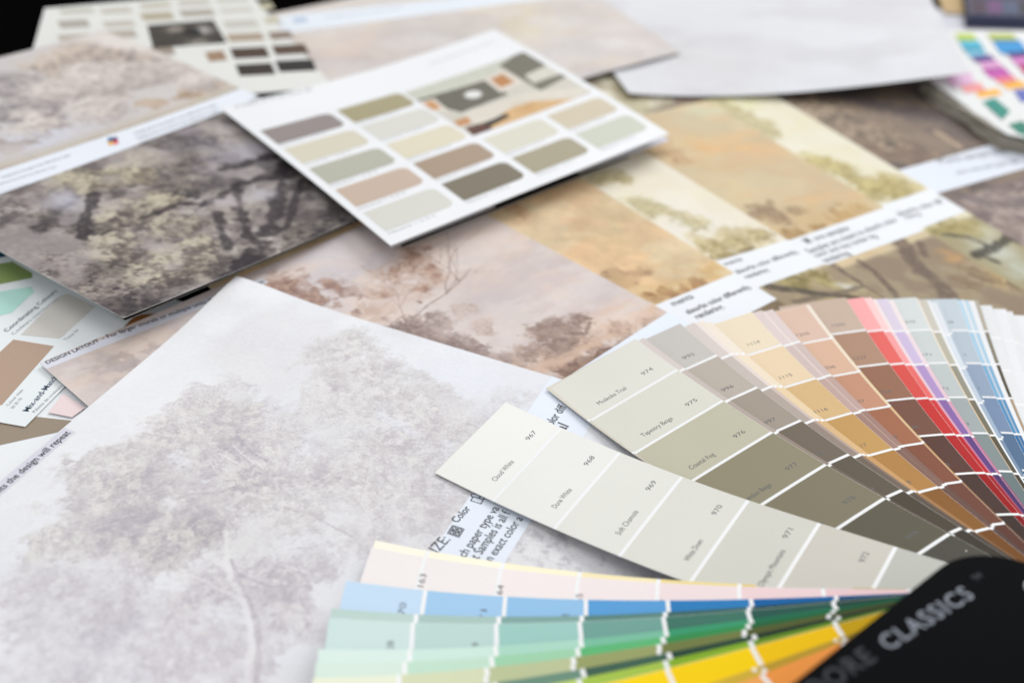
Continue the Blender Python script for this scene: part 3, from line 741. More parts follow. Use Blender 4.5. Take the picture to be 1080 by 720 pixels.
ro = warm_sheet(shG, "dark brown landscape sheet below the bright swatch book at the right edge", 25, (124, 110, 102), paint_G,
           [((950, 179), (1080, 143)), ((992, 203), (1080, 178))],
           [("Mural sample size", (993, 173), (1063, 161), 1.2, 0.0), ("color varies with paper type", (1010, 184), (1075, 171), 1.2, 0.0)], below_G, (218, 224, 235), 0.0010)

# ------------------------------------------------------------------ H: dark tree sheet, and the sheet under it, blackened for the shadow gap
ro = sheet_root("wallpaper_sample", "dark brown tree sheet with a white text band, to the left of the brochure", shH)
Hh = Art(shH, 0.0006, (140, 131, 128), 9)
vT = art_band_edges(shH, (0, 180), (250, 95)); vB = art_band_edges(shH, (0, 205), (225, 122))
tU = Hh.U / shH.w; midV = (vT[0] + (vT[1] - vT[0]) * tU)
low = sstep(-0.004, 0.004, Hh.V - midV)
Hh.mix((196, 191, 190), 1 - low)
Hh.mix((176, 174, 184), low * (Hh.blob((75, 215), 34) * 0.9)); Hh.mix((170, 166, 172), low * Hh.blob((255, 165), 50) * 0.8); Hh.mix((178, 172, 174), low * Hh.blob((255, 210), 30) * 0.7)
Hh.mix((108, 100, 98), low * Hh.blob((60, 270), 70) * 0.8); Hh.mix((104, 96, 92), low * Hh.blob((160, 290), 80) * 0.6); Hh.mix((88, 82, 82), low * Hh.blob((350, 200), 60) * 0.7)
nz1 = Hh.n(0.016, 6, 1, gain=0.66); nz2 = Hh.n(0.006, 6, 2, gain=0.75)
Hh.mix((78, 71, 74), low * sstep(0.46, 0.62, nz1 * 0.5 + nz2 * 0.5) * 0.7)
Hh.mix((172, 164, 152), low * sstep(0.50, 0.64, Hh.n(0.009, 6, 3, gain=0.74)) * 0.65)
Hh.mix((184, 178, 176), low * sstep(0.54, 0.66, Hh.n(0.007, 6, 4, gain=0.74)) * 0.6)
Hh.mix((84, 77, 80), low * (Hh.blob((60, 285), 60) + Hh.blob((140, 310), 50) + Hh.blob((330, 235), 50) + Hh.blob((110, 235), 40) * 0.8).clip(0, 1) * 0.6)
DKL = [(95, 200, 22), (60, 230, 22), (90, 245, 26), (40, 265, 28), (70, 290, 28), (115, 300, 26), (145, 318, 16), (180, 200, 22), (205, 175, 18), (150, 185, 20), (20, 250, 20), (130, 275, 26), (320, 245, 22), (350, 225, 20)]
Hh.puffs(DKL, 260, 0.0085, (52, 47, 52), (134, 125, 118), 0.7, 1, up=(-0.2, -0.95))
Hh.puffs([(110, 190, 20), (135, 182, 18), (80, 186, 16), (150, 170, 14), (170, 215, 16)], 90, 0.0085, (118, 107, 96), (194, 186, 164), 0.75, 2)
Hh.puffs([(140, 225, 26), (185, 240, 24), (120, 262, 24), (200, 275, 24), (165, 290, 22), (215, 255, 18), (225, 290, 14)], 150, 0.0078, (88, 79, 77), (190, 181, 164), 0.72, 3)
Hh.puffs([(60, 280, 30), (110, 305, 22), (150, 310, 18), (30, 262, 20)], 170, 0.0042, (56, 50, 56), (168, 158, 150), 0.6, 4)
Hh.puffs([(215, 150, 14), (235, 168, 14), (225, 180, 12), (200, 140, 10)], 70, 0.0060, (80, 72, 78), (150, 142, 146), 0.7, 5)
Hh.mix((178, 176, 187), low * Hh.blob((72, 212), 26) * 0.85); Hh.mix((168, 163, 170), low * Hh.blob((258, 160), 34) * 0.8)
Hh.mix((176, 170, 174), low * Hh.blob((272, 205), 20) * 0.85); Hh.mix((174, 166, 168), low * Hh.blob((240, 212), 18) * 0.8); Hh.mix((160, 152, 150), low * Hh.blob((225, 300), 16) * 0.7)
Hh.mix((46, 41, 44), low * (Hh.blob((330, 195), 40) + Hh.blob((300, 178), 24)).clip(0, 1) * 0.75)  # dark printed area, deepened to paint in the brochure's shadow at its left edge
Hh.mix((62, 55, 60), low * sstep(0.50, 0.66, Hh.n(0.032, 5, 401)) * 0.55)
Hh.mix((176, 168, 166), low * sstep(0.56, 0.70, Hh.n(0.026, 5, 402)) * 0.5)
tr = (52, 45, 50)
for pts, w0, w1 in [([(255, 292), (268, 272), (280, 250), (288, 225), (296, 195), (300, 175)], .0060, .0042), ([(228, 312), (245, 285), (262, 272)], .0036, .0050), ([(205, 222), (235, 205), (262, 192), (300, 182)], .0022, .0040),
                    ([(248, 196), (252, 212), (256, 232), (262, 250)], .0036, .0030), ([(232, 178), (262, 172), (300, 160)], .0030, .0040), ([(302, 240), (310, 215), (318, 190)], .0022, .0022), ([(150, 230), (190, 215), (215, 215)], .0018, .0025), ([(100, 205), (92, 225), (88, 250)], .0030, .0030), ([(228, 225), (235, 245), (240, 262)], .003, .003)]:
    Hh.stroke(pts, w0, w1, tr, 0.88, 0.6, fade=0.25)
Hh.mix((182, 174, 170), Hh.blob((283, 252), 11, 0.9, 0.45) * 0.95); Hh.mix((176, 172, 176), Hh.blob((272, 205), 16, 0.3, 0.8) * 0.75); Hh.mix((176, 168, 170), Hh.blob((238, 214), 16) * 0.6)
up_ = 1 - low
Hh.mix((222, 214, 208), up_ * Hh.blob((130, 45), 60) * 0.8); Hh.mix((200, 202, 214), up_ * Hh.blob((40, 145), 60) * 0.8); Hh.mix((214, 206, 200), up_ * Hh.blob((210, 75), 50) * 0.8)
Hh.foliage([(90, 55, 26), (60, 65, 24), (110, 65, 24), (140, 60, 22), (80, 80, 20), (150, 80, 16)], (138, 128, 128), (196, 182, 168), 0.8, 1.1, 0.011, 71)
Hh.foliage([(10, 90, 30), (30, 100, 22), (20, 115, 26), (50, 110, 18), (45, 125, 16)], (116, 110, 116), (176, 168, 164), 0.8, 1.1, 0.011, 72)
Hh.foliage([(130, 85, 18), (165, 75, 16), (120, 100, 16), (190, 72, 14)], (164, 150, 146), (204, 192, 180), 0.6, 1.2, 0.010, 73)
Hh.foliage([(220, 92, 20), (195, 100, 16), (160, 110, 14), (245, 82, 12)], (150, 126, 104), (206, 184, 158), 0.8, 1.0, 0.009, 74)
Hh.foliage([(10, 155, 14), (30, 150, 10), (0, 150, 10)], (150, 140, 138), (196, 186, 178), 0.7, 1.0, 0.009, 75)
keep = Hh.rgb.copy()
Hh.puffs([(85, 60, 26), (60, 68, 20), (115, 62, 20), (75, 82, 18), (140, 68, 16), (150, 84, 10)], 150, 0.010, (128, 119, 120), (206, 192, 178), 0.6, 6)
Hh.puffs([(10, 92, 26), (32, 104, 18), (18, 118, 20), (50, 112, 14), (46, 128, 12)], 110, 0.010, (108, 102, 108), (182, 175, 172), 0.6, 7)
Hh.puffs([(110, 80, 40), (60, 95, 30), (170, 78, 24), (40, 130, 24), (100, 115, 24), (210, 90, 16)], 260, 0.009, (158, 148, 146), (214, 206, 200), 0.45, 8)
Hh.rgb = Hh.rgb * up_[..., None] + keep * low[..., None]
bt = sstep(-0.012, 0.0, Hh.V - midV) * up_
Hh.mix((186, 172, 142), bt * 0.6)
Hh.mottle(0.06, 0.004, 8); Hh.mottle(0.04, 0.03, 9)
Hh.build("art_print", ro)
bd = band(shH, "label_band", vT, vB, ro, (222, 227, 236))
tl = []
for (a_, b_) in [((3, 188), (75, 164)), ((0, 195), (60, 176)), ((143, 142), (230, 111)), ((146, 147), (232, 117)), ((149, 151), (205, 132)), ((0, 203), (30, 194))]:
    tl.append(("Sample prints may absorb color differently on paper", a_, b_, 1.25, 0.0))
lettering(shH, tl, bd, M_INK_SOFT)
for (x, y, c) in [(116, 147.5, (40, 100, 150)), (121, 147, (70, 60, 110)), (116.5, 151.5, (225, 170, 60)), (122, 150.5, (215, 70, 70))]:
    patch(shH, "colour_mark", [(x - 2.6, y - 1.6), (x + 2.6, y - 2.6), (x + 3, y + 1.4), (x - 2.2, y + 2.4)], c, bd, 0.00013)
# under-sheet: near black paints the shadow gap below H, brown is its own edge
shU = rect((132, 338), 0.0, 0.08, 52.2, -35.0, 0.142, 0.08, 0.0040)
ro = sheet_root("wallpaper_sample", "under-sheet margin painted near black for the shadow gap below the dark tree sheet", shU)
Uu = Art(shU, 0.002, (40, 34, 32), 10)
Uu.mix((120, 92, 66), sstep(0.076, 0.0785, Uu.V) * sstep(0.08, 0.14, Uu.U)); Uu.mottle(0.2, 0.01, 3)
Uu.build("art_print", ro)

# ------------------------------------------------------------------ folded paint brochure
def c3(p, z):
    q = at(p, z); return np.array([q[0], q[1], z])
def page_obj(sh, name, parent, col, n_=40, mat=None, thick=0.00025):
    U, V = np.meshgrid(np.linspace(0, 1, n_), np.linspace(0, 1, n_))
    return grid_mesh(name, sh.place(U, V), lin(col), mat or M_CARD, parent, thick)
pg = PageSheet([c3((232, 114), 0.009), c3((521, 31), 0.013), c3((706, 141), 0.016), c3((412, 259), 0.014)],
               lambda U, V: -0.0035 * np.sin(math.pi * np.clip(U, 0, 1)) * (1 - V) + 0.001 * np.sin(math.pi * np.clip(V, 0, 1)))
cc = pg.place(.5, .5)
bro = thing("paint_brochure", "white folded paint brochure with neutral swatches and a small room photo, in the middle", "brochure", (float(cc[0]), float(cc[1]), 0))
page_obj(pg, "front_page", bro, (228, 230, 233))
SW = [((315, 131), 0, 0, (142, 133, 131)), ((393, 115), 1, 0, (160, 152, 120)),
      ((347, 155), 0, 1, (206, 201, 183)), ((425, 133), 1, 1, (208, 208, 201)),
      ((378, 176), 0, 2, (174, 174, 161)), ((450, 152), 1, 2, (213, 206, 184)),
      ((400, 197), 0, 3, (192, 172, 156)), ((480, 169), 1, 3, (162, 143, 125)), ((550, 145), 2, 3, (209, 207, 192)), ((615, 120), 3, 3, (200, 190, 168)),
      ((437, 215), 0, 4, (206, 206, 199)), ((513, 188), 1, 4, (120, 113, 97)), ((583, 162), 2, 4, (160, 153, 130)), ((650, 136), 3, 4, (194, 198, 184))]
uvs = np.array([pg.loc(s[0]) for s in SW]); cols_ = np.array([s[1] for s in SW]); rows_ = np.array([s[2] for s in SW])
fu = np.polyfit(cols_, uvs[:, 0], 1); fv = np.polyfit(rows_, uvs[:, 1], 1)
hu, hv = abs(fu[0]) * 0.445, abs(fv[0]) * 0.38
for (p, ci, ri, col) in SW:
    u, v = fu[1] + fu[0] * ci, fv[1] + fv[0] * ri
    patch(pg, "colour_swatch", [(u - hu, v - hv), (u + hu, v - hv), (u + hu, v + hv), (u - hu, v + hv)], col, bro, 0.0001, uv=True, chamfer=0.125)
tx = []
for (p, ci, ri, col) in SW:
    u, v = fu[1] + fu[0] * ci, fv[1] + fv[0] * ri + hv * 1.3
    tx.append(("Neutral 1 2 0 4", tuple(proj(pg.place(u - hu, v))), tuple(proj(pg.place(u + hu * 0.3, v))), 0.55, 0.0))
lettering(pg, tx, bro, M_INK_PALE)
a0 = pg.loc((252, 113)); 
lettering(pg, [("NEUTRALS", (250, 114), (330, 95), 0.55, 0.0), ("Color stories for your home", (455, 68), (520, 45), 0.7, 0.0)], bro, M_INK_PALE, name="heading")
# the printed room photograph
q = np.array([pg.loc(p) for p in [(430, 100), (552, 55), (622, 97), (503, 142)]])
PH = Art(pg, 0.003, (200, 196, 186), 12, win=(q[:, 0].min(), q[:, 0].max(), q[:, 1].min(), q[:, 1].max()))
for pts, c in [([(420, 100), (552, 50), (535, 72), (436, 110)], (194, 196, 184)), ([(552, 52), (600, 80), (570, 96), (526, 70)], (112, 109, 96)), ([(438, 106), (515, 84), (536, 100), (486, 119)], (104, 102, 90)),
               ([(553, 80), (577, 69), (592, 78), (563, 88)], (204, 202, 190)), ([(510, 84), (532, 73), (552, 87), (528, 98)], (214, 206, 196)), ([(517, 84), (530, 78), (543, 87), (528, 93)], (180, 128, 80)),
               ([(440, 108), (458, 104), (472, 116), (455, 120)], (216, 210, 200)), ([(446, 109), (456, 106), (466, 114), (455, 117)], (196, 148, 104)),
               ([(488, 120), (560, 97), (625, 92), (600, 108), (530, 118), (515, 132), (495, 128)], (212, 206, 194)), ([(500, 144), (535, 116), (562, 107), (610, 104), (560, 124)], (208, 172, 124)),
               ([(490, 135), (512, 129), (520, 136), (502, 146)], (92, 62, 50)), ([(510, 130), (534, 120), (538, 123), (516, 134)], (44, 38, 34)), ([(478, 128), (493, 123), (498, 130), (484, 134)], (192, 142, 98))]:
    PH.mix(c, PH.poly(pts))
PH.mix((222, 222, 220), PH.blob((499, 100), 9, 0, 1.0, hard=0.25))
PH.mix((188, 140, 84), PH.blob((555, 112), 16, 0.2, 0.6) * sstep(0.4, 0.6, PH.n(0.03, 4, 3)) * 0.9)
PH.mottle(0.07, 0.03, 2)
PH.build("room_photo", bro, M_CARD, 0, 0.00009)
# inner leaves of the brochure under its front page
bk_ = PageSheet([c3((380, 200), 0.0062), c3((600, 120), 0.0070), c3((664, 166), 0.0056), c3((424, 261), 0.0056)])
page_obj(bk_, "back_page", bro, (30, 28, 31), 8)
in1 = PageSheet([c3((395, 205), 0.0078), c3((470, 175), 0.0085), c3((522, 218), 0.0075), c3((412, 261), 0.0080)])
page_obj(in1, "inner_page", bro, (214, 214, 222), 8)
in2 = PageSheet([c3((520, 150), 0.0085), c3((640, 108), 0.0085), c3((706, 148), 0.0085), c3((611, 182), 0.0078)])
page_obj(in2, "inner_page", bro, (206, 207, 219), 8)

# ------------------------------------------------------------------ leaflets at the left edge
big = rect((0, 445), 0.0, 0.10, 79.0, -6.0, 0.30, 0.30, 0.0013)
hK = big.loc((132, 343))[1]
shK = Sheet(big.o, 79.0, -6.0, 0.17, hK, 0.0013)
cc = shK.place(.08, .12)
k1 = thing("paint_leaflet", "white leaflet with green, mint, greige, tan and pink swatches at the left edge", "leaflet", (float(cc[0]), float(cc[1]), 0))
U, V = np.meshgrid(np.linspace(0, shK.w, 30), np.linspace(0, shK.h, 30))
grid_mesh("front_page", shK.place(U, V), lin((226, 231, 233)), M_CARD, k1)
for nm, pts, c in [("colour_swatch", [(-30, 283), (13, 276), (34, 288), (34, 293), (-30, 306)], (132, 150, 92)), ("colour_swatch", [(-25, 312), (33, 302), (36, 308), (12, 330), (-25, 338)], (178, 220, 209)),
                   ("colour_swatch", [(-20, 255), (-2, 260), (8, 270), (-20, 276)], (18, 78, 98)), ("colour_swatch", [(22, 353), (63, 312), (72, 310), (101, 323), (63, 357)], (205, 202, 196)),
                   ("colour_swatch", [(14, 358), (57, 365), (40, 384), (2, 427), (-24, 427), (-24, 394)], (176, 152, 135)), ("colour_swatch", [(51, 435), (67, 415), (90, 430), (76, 440)], (230, 211, 212))]:
    patch(shK, nm, pts, c, k1, 0.00008)
lettering(shK, [("Coordinating Colours", (8, 350), (61, 307), 0.85, 0.0), ("Mix-and-Match", (30, 434), (62, 397), 0.9, 0.005)], k1, M_INK_TEAL, name="heading")
lettering(shK, [("Couleurs coordonnees", (15, 353), (62, 315), 0.8, 0.0), ("Palette de couleurs", (37, 435), (66, 407), 0.85, 0.0), ("Colour chips", (9, 428), (25, 411), 0.9, 0.0), ("20 20 10", (14, 431), (24, 420), 1.0, 0.0), ("Tone 04", (70, 359), (84, 348), 0.9, 0.0)], k1, M_INK_PALE)
shK2 = rect((0, 500), 0.0, 0.08, 72.0, -14.0, 0.12, 0.16, 0.0007)
cc = shK2.place(.05, .09)
k2 = thing("paint_leaflet", "white leaflet with one taupe swatch, under the leaflet with mint and tan swatches", "leaflet", (float(cc[0]), float(cc[1]), 0))
U, V = np.meshgrid(np.linspace(-0.03, shK2.w, 12), np.linspace(0, shK2.h, 12))
grid_mesh("front_page", shK2.place(U, V), lin((228, 231, 234)), M_CARD, k2)
patch(shK2, "colour_swatch", [(-30, 432), (80, 444), (64, 455), (-30, 476)], (150, 137, 121), k2, 0.00008)
shK3 = PageSheet([c3((112, 356), 0.0009), c3((132, 333), 0.0009), c3((170, 330), 0.0009), c3((150, 356), 0.0009)])
cc = shK3.place(.5, .5)
k3 = page_obj(shK3, "colour_card", None, (168, 112, 56), 6)
tag(k3, "small orange brown card corner below the dark tree sheet", "colour card")

# ------------------------------------------------------------------ sheets at the back
shT1 = rect((718, 55), 0.27, 0.20, 43.0, -60.0, 0.27, 0.20, 0.0070, lambda U, V: -0.0057 * np.clip(1 - U / 0.24, 0, 1))
ro = sheet_root("wallpaper_sample", "beige cloudy sky sheet behind the brochure, its corner over the blank grey sheet", shT1)
T = Art(shT1, 0.0012, (203, 196, 192), 31)
T.mix((214, 206, 186), T.blob((565, 25), 60)); T.mix((206, 190, 180), T.blob((360, 55), 60) * 0.8); T.mix((188, 182, 182), T.blob((640, 75), 60) * 0.7); T.mix((214, 208, 206), T.blob((660, 40), 40) * 0.8); T.mix((186, 180, 176), T.blob((480, 40), 40) * 0.5)
T.wash([(216, 204, 190), (190, 182, 180), (208, 204, 204)], 0.05, 0.5, 1, 2.5, 0.3); T.mottle(0.08, 0.02, 2); T.mottle(0.05, 0.006, 3)
T.foliage([(545, 25, 16), (560, 12, 14)], (196, 182, 150), (214, 202, 176), 0.5, 1.2, 0.012, 4)
T.build("art_print", ro)
bd = band(shT1, "label_band", art_band_edges(shT1, (293, 17), (440, 2)), art_band_edges(shT1, (304, 35), (440, 17)), ro, (220, 226, 234))
lettering(shT1, [("Sample print on matte paper", (345, 20), (425, 9), 1.2, 0.0)], bd, M_INK_PALE)
patch(shT1, "colour_mark", [(308, 20), (322, 18.5), (325, 23), (311, 24.5)], (170, 186, 210), bd, 0.00013)

BL, BR = c3((663, 98), 0.0045), c3((1022, 77), 0.022)
dvec = np.array([math.cos(rad(81)), math.sin(rad(81)), 0]) * 0.26
TRc = c3((985, 0), 0.022); dd = (TRc - BR)[:2]; dd = dd / np.linalg.norm(dd) * 0.26
shT2 = PageSheet([BL + np.array([dd[0] - 0.10, dd[1], 0]), BR + np.array([dd[0], dd[1], -0.004]), BR, BL], lambda U, V: -0.0065 * np.sin(math.pi * np.clip(U, 0, 1) ** 0.8) * V ** 2)
cc = shT2.place(.5, .5)
ro = thing("wallpaper_sample", "almost blank pale grey sheet curling up at the back right", "wallpaper sample", (float(cc[0]), float(cc[1]), 0), SHEETS)
T = Art(shT2, 0.006, (213, 214, 219), 32)
T.mix((206, 204, 206), T.blob((740, 60), 70) * 0.7); T.mix((214, 216, 222), T.blob((900, 60), 90)); T.wash([(194, 192, 195), (213, 214, 218)], 0.25, 0.4, 1, 2.0, 0.0); T.mottle(0.03, 0.1, 2); T.mottle(0.02, 0.02, 3, 6)
T.mix((190, 184, 184), T.blob((715, 58), 14) * 0.4)
T.build("art_print", ro)

shX = PageSheet([c3((575, 60), 0.0008), c3((668, 66), 0.0008), c3((712, 108), 0.0008), c3((640, 140), 0.0008)])
cc = shX.place(.5, .5)
ro = thing("wallpaper_sample", "cream and olive sheet corner between the brochure and the blank grey sheet", "wallpaper sample", (float(cc[0]), float(cc[1]), 0), SHEETS)
X_ = Art(shX, 0.02, (206, 200, 178), 37); X_.wash([(180, 172, 140), (218, 212, 196), (150, 138, 112)], 0.16, 0.7, 1); X_.mottle(0.1, 0.05, 2)
X_.build("art_print", ro)

# grid card at the back left
gc = PageSheet([c3((47, 9), 0.0042), c3((262, -9), 0.0042), c3((352, 92), 0.0042), c3((16, 118), 0.0042)])
cc = gc.place(.5, .5)
gk = thing("colour_card", "pale card with a grid of beige to black swatches at the back left", "colour card", (float(cc[0]), float(cc[1]), 0))
page_obj(gc, "card", gk, (216, 217, 213), 12)
def sk(x0, y0, x1, y1, slant):       # a swatch seen between two pixels corners, its sides leaning with the card
    x1 += 4; y1 += 1.5; y0 -= 0.5
    return [(x0, y0 + 2), (x1 - slant, y0), (x1, y1 - 2), (x0 + slant, y1)]
for (x0, y0, x1, y1, c) in [(272, 3, 286, 10, (176, 172, 146)), (277, 18, 293, 24, (188, 182, 160)), (282, 33, 306, 41, (136, 120, 108)), (286, 47, 322, 57, (84, 66, 54)), (290, 63, 330, 75, (38, 36, 34)),
                            (230, 8, 265, 13, (196, 194, 186)), (234, 21, 270, 29, (190, 188, 180)), (238, 35, 276, 43, (164, 148, 130)), (242, 50, 281, 61, (72, 56, 45)), (248, 67, 287, 79, (52, 42, 37)),
                            (188, 10, 224, 17, (166, 160, 150)), (216, 54, 236, 64, (150, 124, 100)), (147, 13, 181, 21, (172, 162, 142)), (104, 8, 137, 14, (190, 186, 176)), (107, 22, 140, 28, (186, 180, 170)), (61, 9, 97, 14, (186, 184, 174)), (60, 21, 92, 29, (166, 160, 152)), (60, 36, 96, 44, (176, 168, 158)), (268, -8, 281, -2, (190, 188, 176)), (226, -3, 260, 2, (192, 190, 182)), (186, 0, 219, 5, (186, 182, 172)), (146, 3, 178, 8, (186, 180, 166)), (104, 32, 142, 40, (172, 164, 154)), (150, 50, 182, 58, (150, 138, 126))]:
    patch(gc, "colour_swatch", sk(x0, y0, x1, y1, 5), c, gk, 0.0001)
q = np.array([gc.loc(p) for p in [(155, 27), (226, 23), (232, 46), (162, 50)]])
PH = Art(gc, 0.004, (60, 54, 48), 14, win=(q[:, 0].min(), q[:, 0].max(), q[:, 1].min(), q[:, 1].max()))
PH.mix((170, 160, 150), PH.blob((183, 31), 9)); PH.mix((190, 186, 184), PH.blob((215, 32), 10)); PH.mix((22, 20, 20), PH.blob((203, 34), 10, hard=0.3)); PH.mix((150, 146, 136), PH.blob((205, 46), 16, 0, 0.4)); PH.mottle(0.3, 0.05, 3)
PH.build("room_photo", gk, M_CARD, 0, 0.0001)
gc2 = PageSheet([c3((300, 78), 0.0012), c3((345, 74), 0.0012), c3((360, 95), 0.0012), c3((310, 99), 0.0012)])
g2 = thing("colour_card", "card with a single brown swatch between the grid card and the brochure", "colour card", tuple(float(x) for x in c3((330, 88), 0)))
page_obj(gc2, "card", g2, (206, 205, 198), 6); patch(gc2, "colour_swatch", [(327, 83), (346, 81), (354, 87), (332, 89)], (112, 92, 78), g2, 0.0001)

# fanned swatch book at the right edge: a thick block of leaves with a ragged edge
bk = thing("swatch_book", "thick white swatch book with cyan, magenta and yellow patches at the right edge", "swatch book", tuple(float(x) for x in c3((1060, 90), 0)))
rg = random.Random(4)
corners = [(1002, 30), (1180, 34), (1190, 165), (1063, 140), (978, 82)]
nl = 9
for k in range(nl):
    z = 0.0020 + 0.0011 * k
    j = lambda: rg.uniform(-0.0016, 0.0016)
    base = [c3(p, 0.0118) for p in corners]
    V = []
    # edge from corner 3 to corner 4 is wavy
    ring = base[:3]
    for t in np.linspace(0, 1, 9):
        p = base[3] * (1 - t) + base[4] * t
        ring.append(p + np.array([j() - 0.0012 * (nl - k) * 0.3, j() * 0.8, 0]))
    top = np.array(ring); top[:, 2] = z
    top[3:, 2] += 0.0006 * np.sin(np.linspace(0, 7, 9) + k)
    bot = top - np.array([0, 0, 0.0007]); n_ = len(top)
    F_ = [list(range(n_))[::-1]] + [list(range(n_, 2 * n_))] + [[i, (i + 1) % n_, n_ + (i + 1) % n_, n_ + i] for i in range(n_)]
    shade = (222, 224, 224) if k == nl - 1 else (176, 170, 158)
    mesh_obj("page", np.concatenate([top, bot]), F_, M_CARD, bk, np.broadcast_to(lin(shade), (2 * n_, 3)), smooth=False)
zt = 0.0020 + 0.0011 * (nl - 1)
shP = PageSheet([c3((980, 20), zt), c3((1150, 20), zt), c3((1150, 150), zt), c3((980, 150), zt)])
for pts, c in [([(1009, 37), (1025, 37), (1029, 43), (1012, 43)], (178, 200, 60)), ([(1013, 44.5), (1031, 44.5), (1036, 52), (1018, 53)], (60, 176, 206)), ([(1018, 53.5), (1036, 52.5), (1039, 59), (1024, 60)], (110, 186, 216)), ([(1025, 61), (1043, 59), (1048, 64), (1031, 66)], (88, 60, 140)),
               ([(1033, 67), (1050, 65), (1057, 72), (1040, 74)], (214, 150, 200)), ([(1038, 75), (1058, 73), (1065, 80), (1046, 82)], (190, 70, 170)), ([(1049, 83), (1067, 81), (1071, 86), (1055, 88)], (230, 120, 140)), ([(1057, 89), (1075, 86), (1082, 92), (1064, 94)], (240, 176, 60)),
               ([(1043, 37), (1066, 37), (1071, 43), (1048, 43)], (172, 184, 70)), ([(1049, 44.5), (1074, 44.5), (1082, 55), (1057, 56)], (0, 140, 206)), ([(1063, 57), (1088, 55), (1092, 59), (1068, 61)], (76, 46, 130)), ([(1068, 62), (1092, 60), (1098, 67), (1074, 69)], (206, 120, 190)), ([(1076, 70), (1098, 68), (1104, 76), (1082, 78)], (190, 30, 110)),
               ([(998, 80), (1021, 78), (1026, 88), (1006, 91)], (222, 180, 214)), ([(1014, 92), (1032, 89), (1038, 96), (1020, 98)], (232, 150, 150)), ([(1031, 98), (1050, 95), (1055, 100), (1034, 103)], (242, 178, 60)),
               ([(1038, 110), (1049, 106), (1063, 117), (1056, 124)], (0, 132, 118)), ([(1071, 97), (1090, 95), (1096, 104), (1078, 107)], (90, 100, 180)), ([(1066, 133), (1078, 130), (1092, 140), (1080, 146)], (0, 120, 100))]:
    cx, cy = np.mean(pts, axis=0)
    patch(shP, "colour_patch", [(cx + (x - cx) * 1.2, cy + (y - cy) * 1.28) for x, y in pts], c, bk, 0.0004)
# white page, kraft card and dark swatch booklet behind it
wp = PageSheet([c3((985, 10), 0.0016), c3((1180, 14), 0.0016), c3((1180, 60), 0.0016), c3((1000, 60), 0.0016)])
tag(page_obj(wp, "paper_sheet", None, (206, 207, 216), 6), "plain greyish white paper between the bright swatch book and the dark booklet", "paper")
kc = PageSheet([c3((980, -25), 0.003), c3((1040, -25), 0.003), c3((1030, 16), 0.003), c3((996, 14), 0.003)])
tag(page_obj(kc, "kraft_card", None, (188, 160, 110), 6), "tan card at the top edge, left of the dark blue and purple booklet", "card")
zb = 0.012
bb = thing("swatch_booklet", "dark navy and purple swatch booklet with pale grid lines in the top right corner", "swatch booklet", tuple(float(x) for x in c3((1060, 10), 0)))
q = [c3(p, zb) for p in [(1016, -30), (1190, -30), (1190, 22), (1022, 16)]]
top = np.array(q); bot = top.copy(); bot[:, 2] = 0.002
mesh_obj("block", np.concatenate([top, bot]), [[3, 2, 1, 0], [4, 5, 6, 7]] + [[i, (i + 1) % 4, 4 + (i + 1) % 4, 4 + i] for i in range(4)], M_CARD, bb, np.broadcast_to(lin((70, 74, 98)), (8, 3)), smooth=False)
shB2 = PageSheet(q)
for i in range(10):
    for jj in range(3):
        c = [(60, 72, 104), (14, 14, 30), (52, 34, 70), (24, 22, 72), (52, 18, 48), (96, 50, 104)][(i + jj * 2) % 6]
        u0, v0 = 0.02 + i * 0.098, 0.04 + jj * 0.32
        patch(shB2, "colour_patch", [(u0, v0), (u0 + 0.086, v0), (u0 + 0.086, v0 + 0.28), (u0, v0 + 0.28)], c, bb, 0.0004, uv=True)

# ------------------------------------------------------------------ the fan of paint chips
PIV = np.array([.1675, .2213])
HWR, WID, CHIP, BAR = 0.0247, 0.0458, 0.0250, 0.0013
fan = thing("paint_fan_deck", "open fan deck of paint strips under a black cover lettered CLASSICS", "fan deck", (float(PIV[0]), float(PIV[1]), 0.0))

def lag(s, ys):
    X = [0, .35, .7, 1.]; o = 0
    for i in range(4):
        t = ys[i]
        for j in range(4):
            if j != i: t = t * (s - X[j]) / (X[i] - X[j])
        o = o + t
    return o

class Strip:
    def __init__(s, corner, prof, R0=0.214, wid=WID, tilt=0.0):
        s.prof = prof; s.R0 = R0; s.wid = wid; s.tilt = tilt
        z0 = prof(0.0) + tilt
        q = at(corner, z0) - PIV
        R = np.linalg.norm(q); s.R = R
        for _ in range(6):          # the tip's height follows from its distance to the rivet
            z0 = float(prof(1 - R / s.R0)) + tilt * min(R / s.R0, 1.1); q = at(corner, z0) - PIV; R = np.linalg.norm(q)
        s.R = R
        th = math.atan2(q[1], q[0]) + math.asin(HWR / R)
        s.c, s.s = math.cos(th), math.sin(th); s.th = th
        s.xt = math.sqrt(R * R - HWR * HWR)
        s.w = s.xt; s.h = wid
    def place(s, x, y, dz=0.0):
        """x metres from the pivot towards the tip, y from the clockwise edge inwards"""
        x = np.asarray(x, float); yy = np.asarray(y, float) - HWR
        r = np.sqrt(x * x + yy * yy)
        # the clockwise side of a strip lies on the strips below it, the other side sinks to the table
        z = s.prof(np.clip(1 - r / s.R0, -0.15, 1)) + s.tilt * (1 - np.asarray(y, float) / WID) * np.clip(r / s.R0, 0, 1.1) + dz
        return np.stack([PIV[0] + x * s.c - yy * s.s, PIV[1] + x * s.s + yy * s.c, z + 0 * x], -1)

def rampcols(cs, n_=12):
    cs = list(cs)
    while len(cs) < n_:
        d = np.array(cs[-1], float) * 0.82
        cs.append(tuple(d))
    return cs

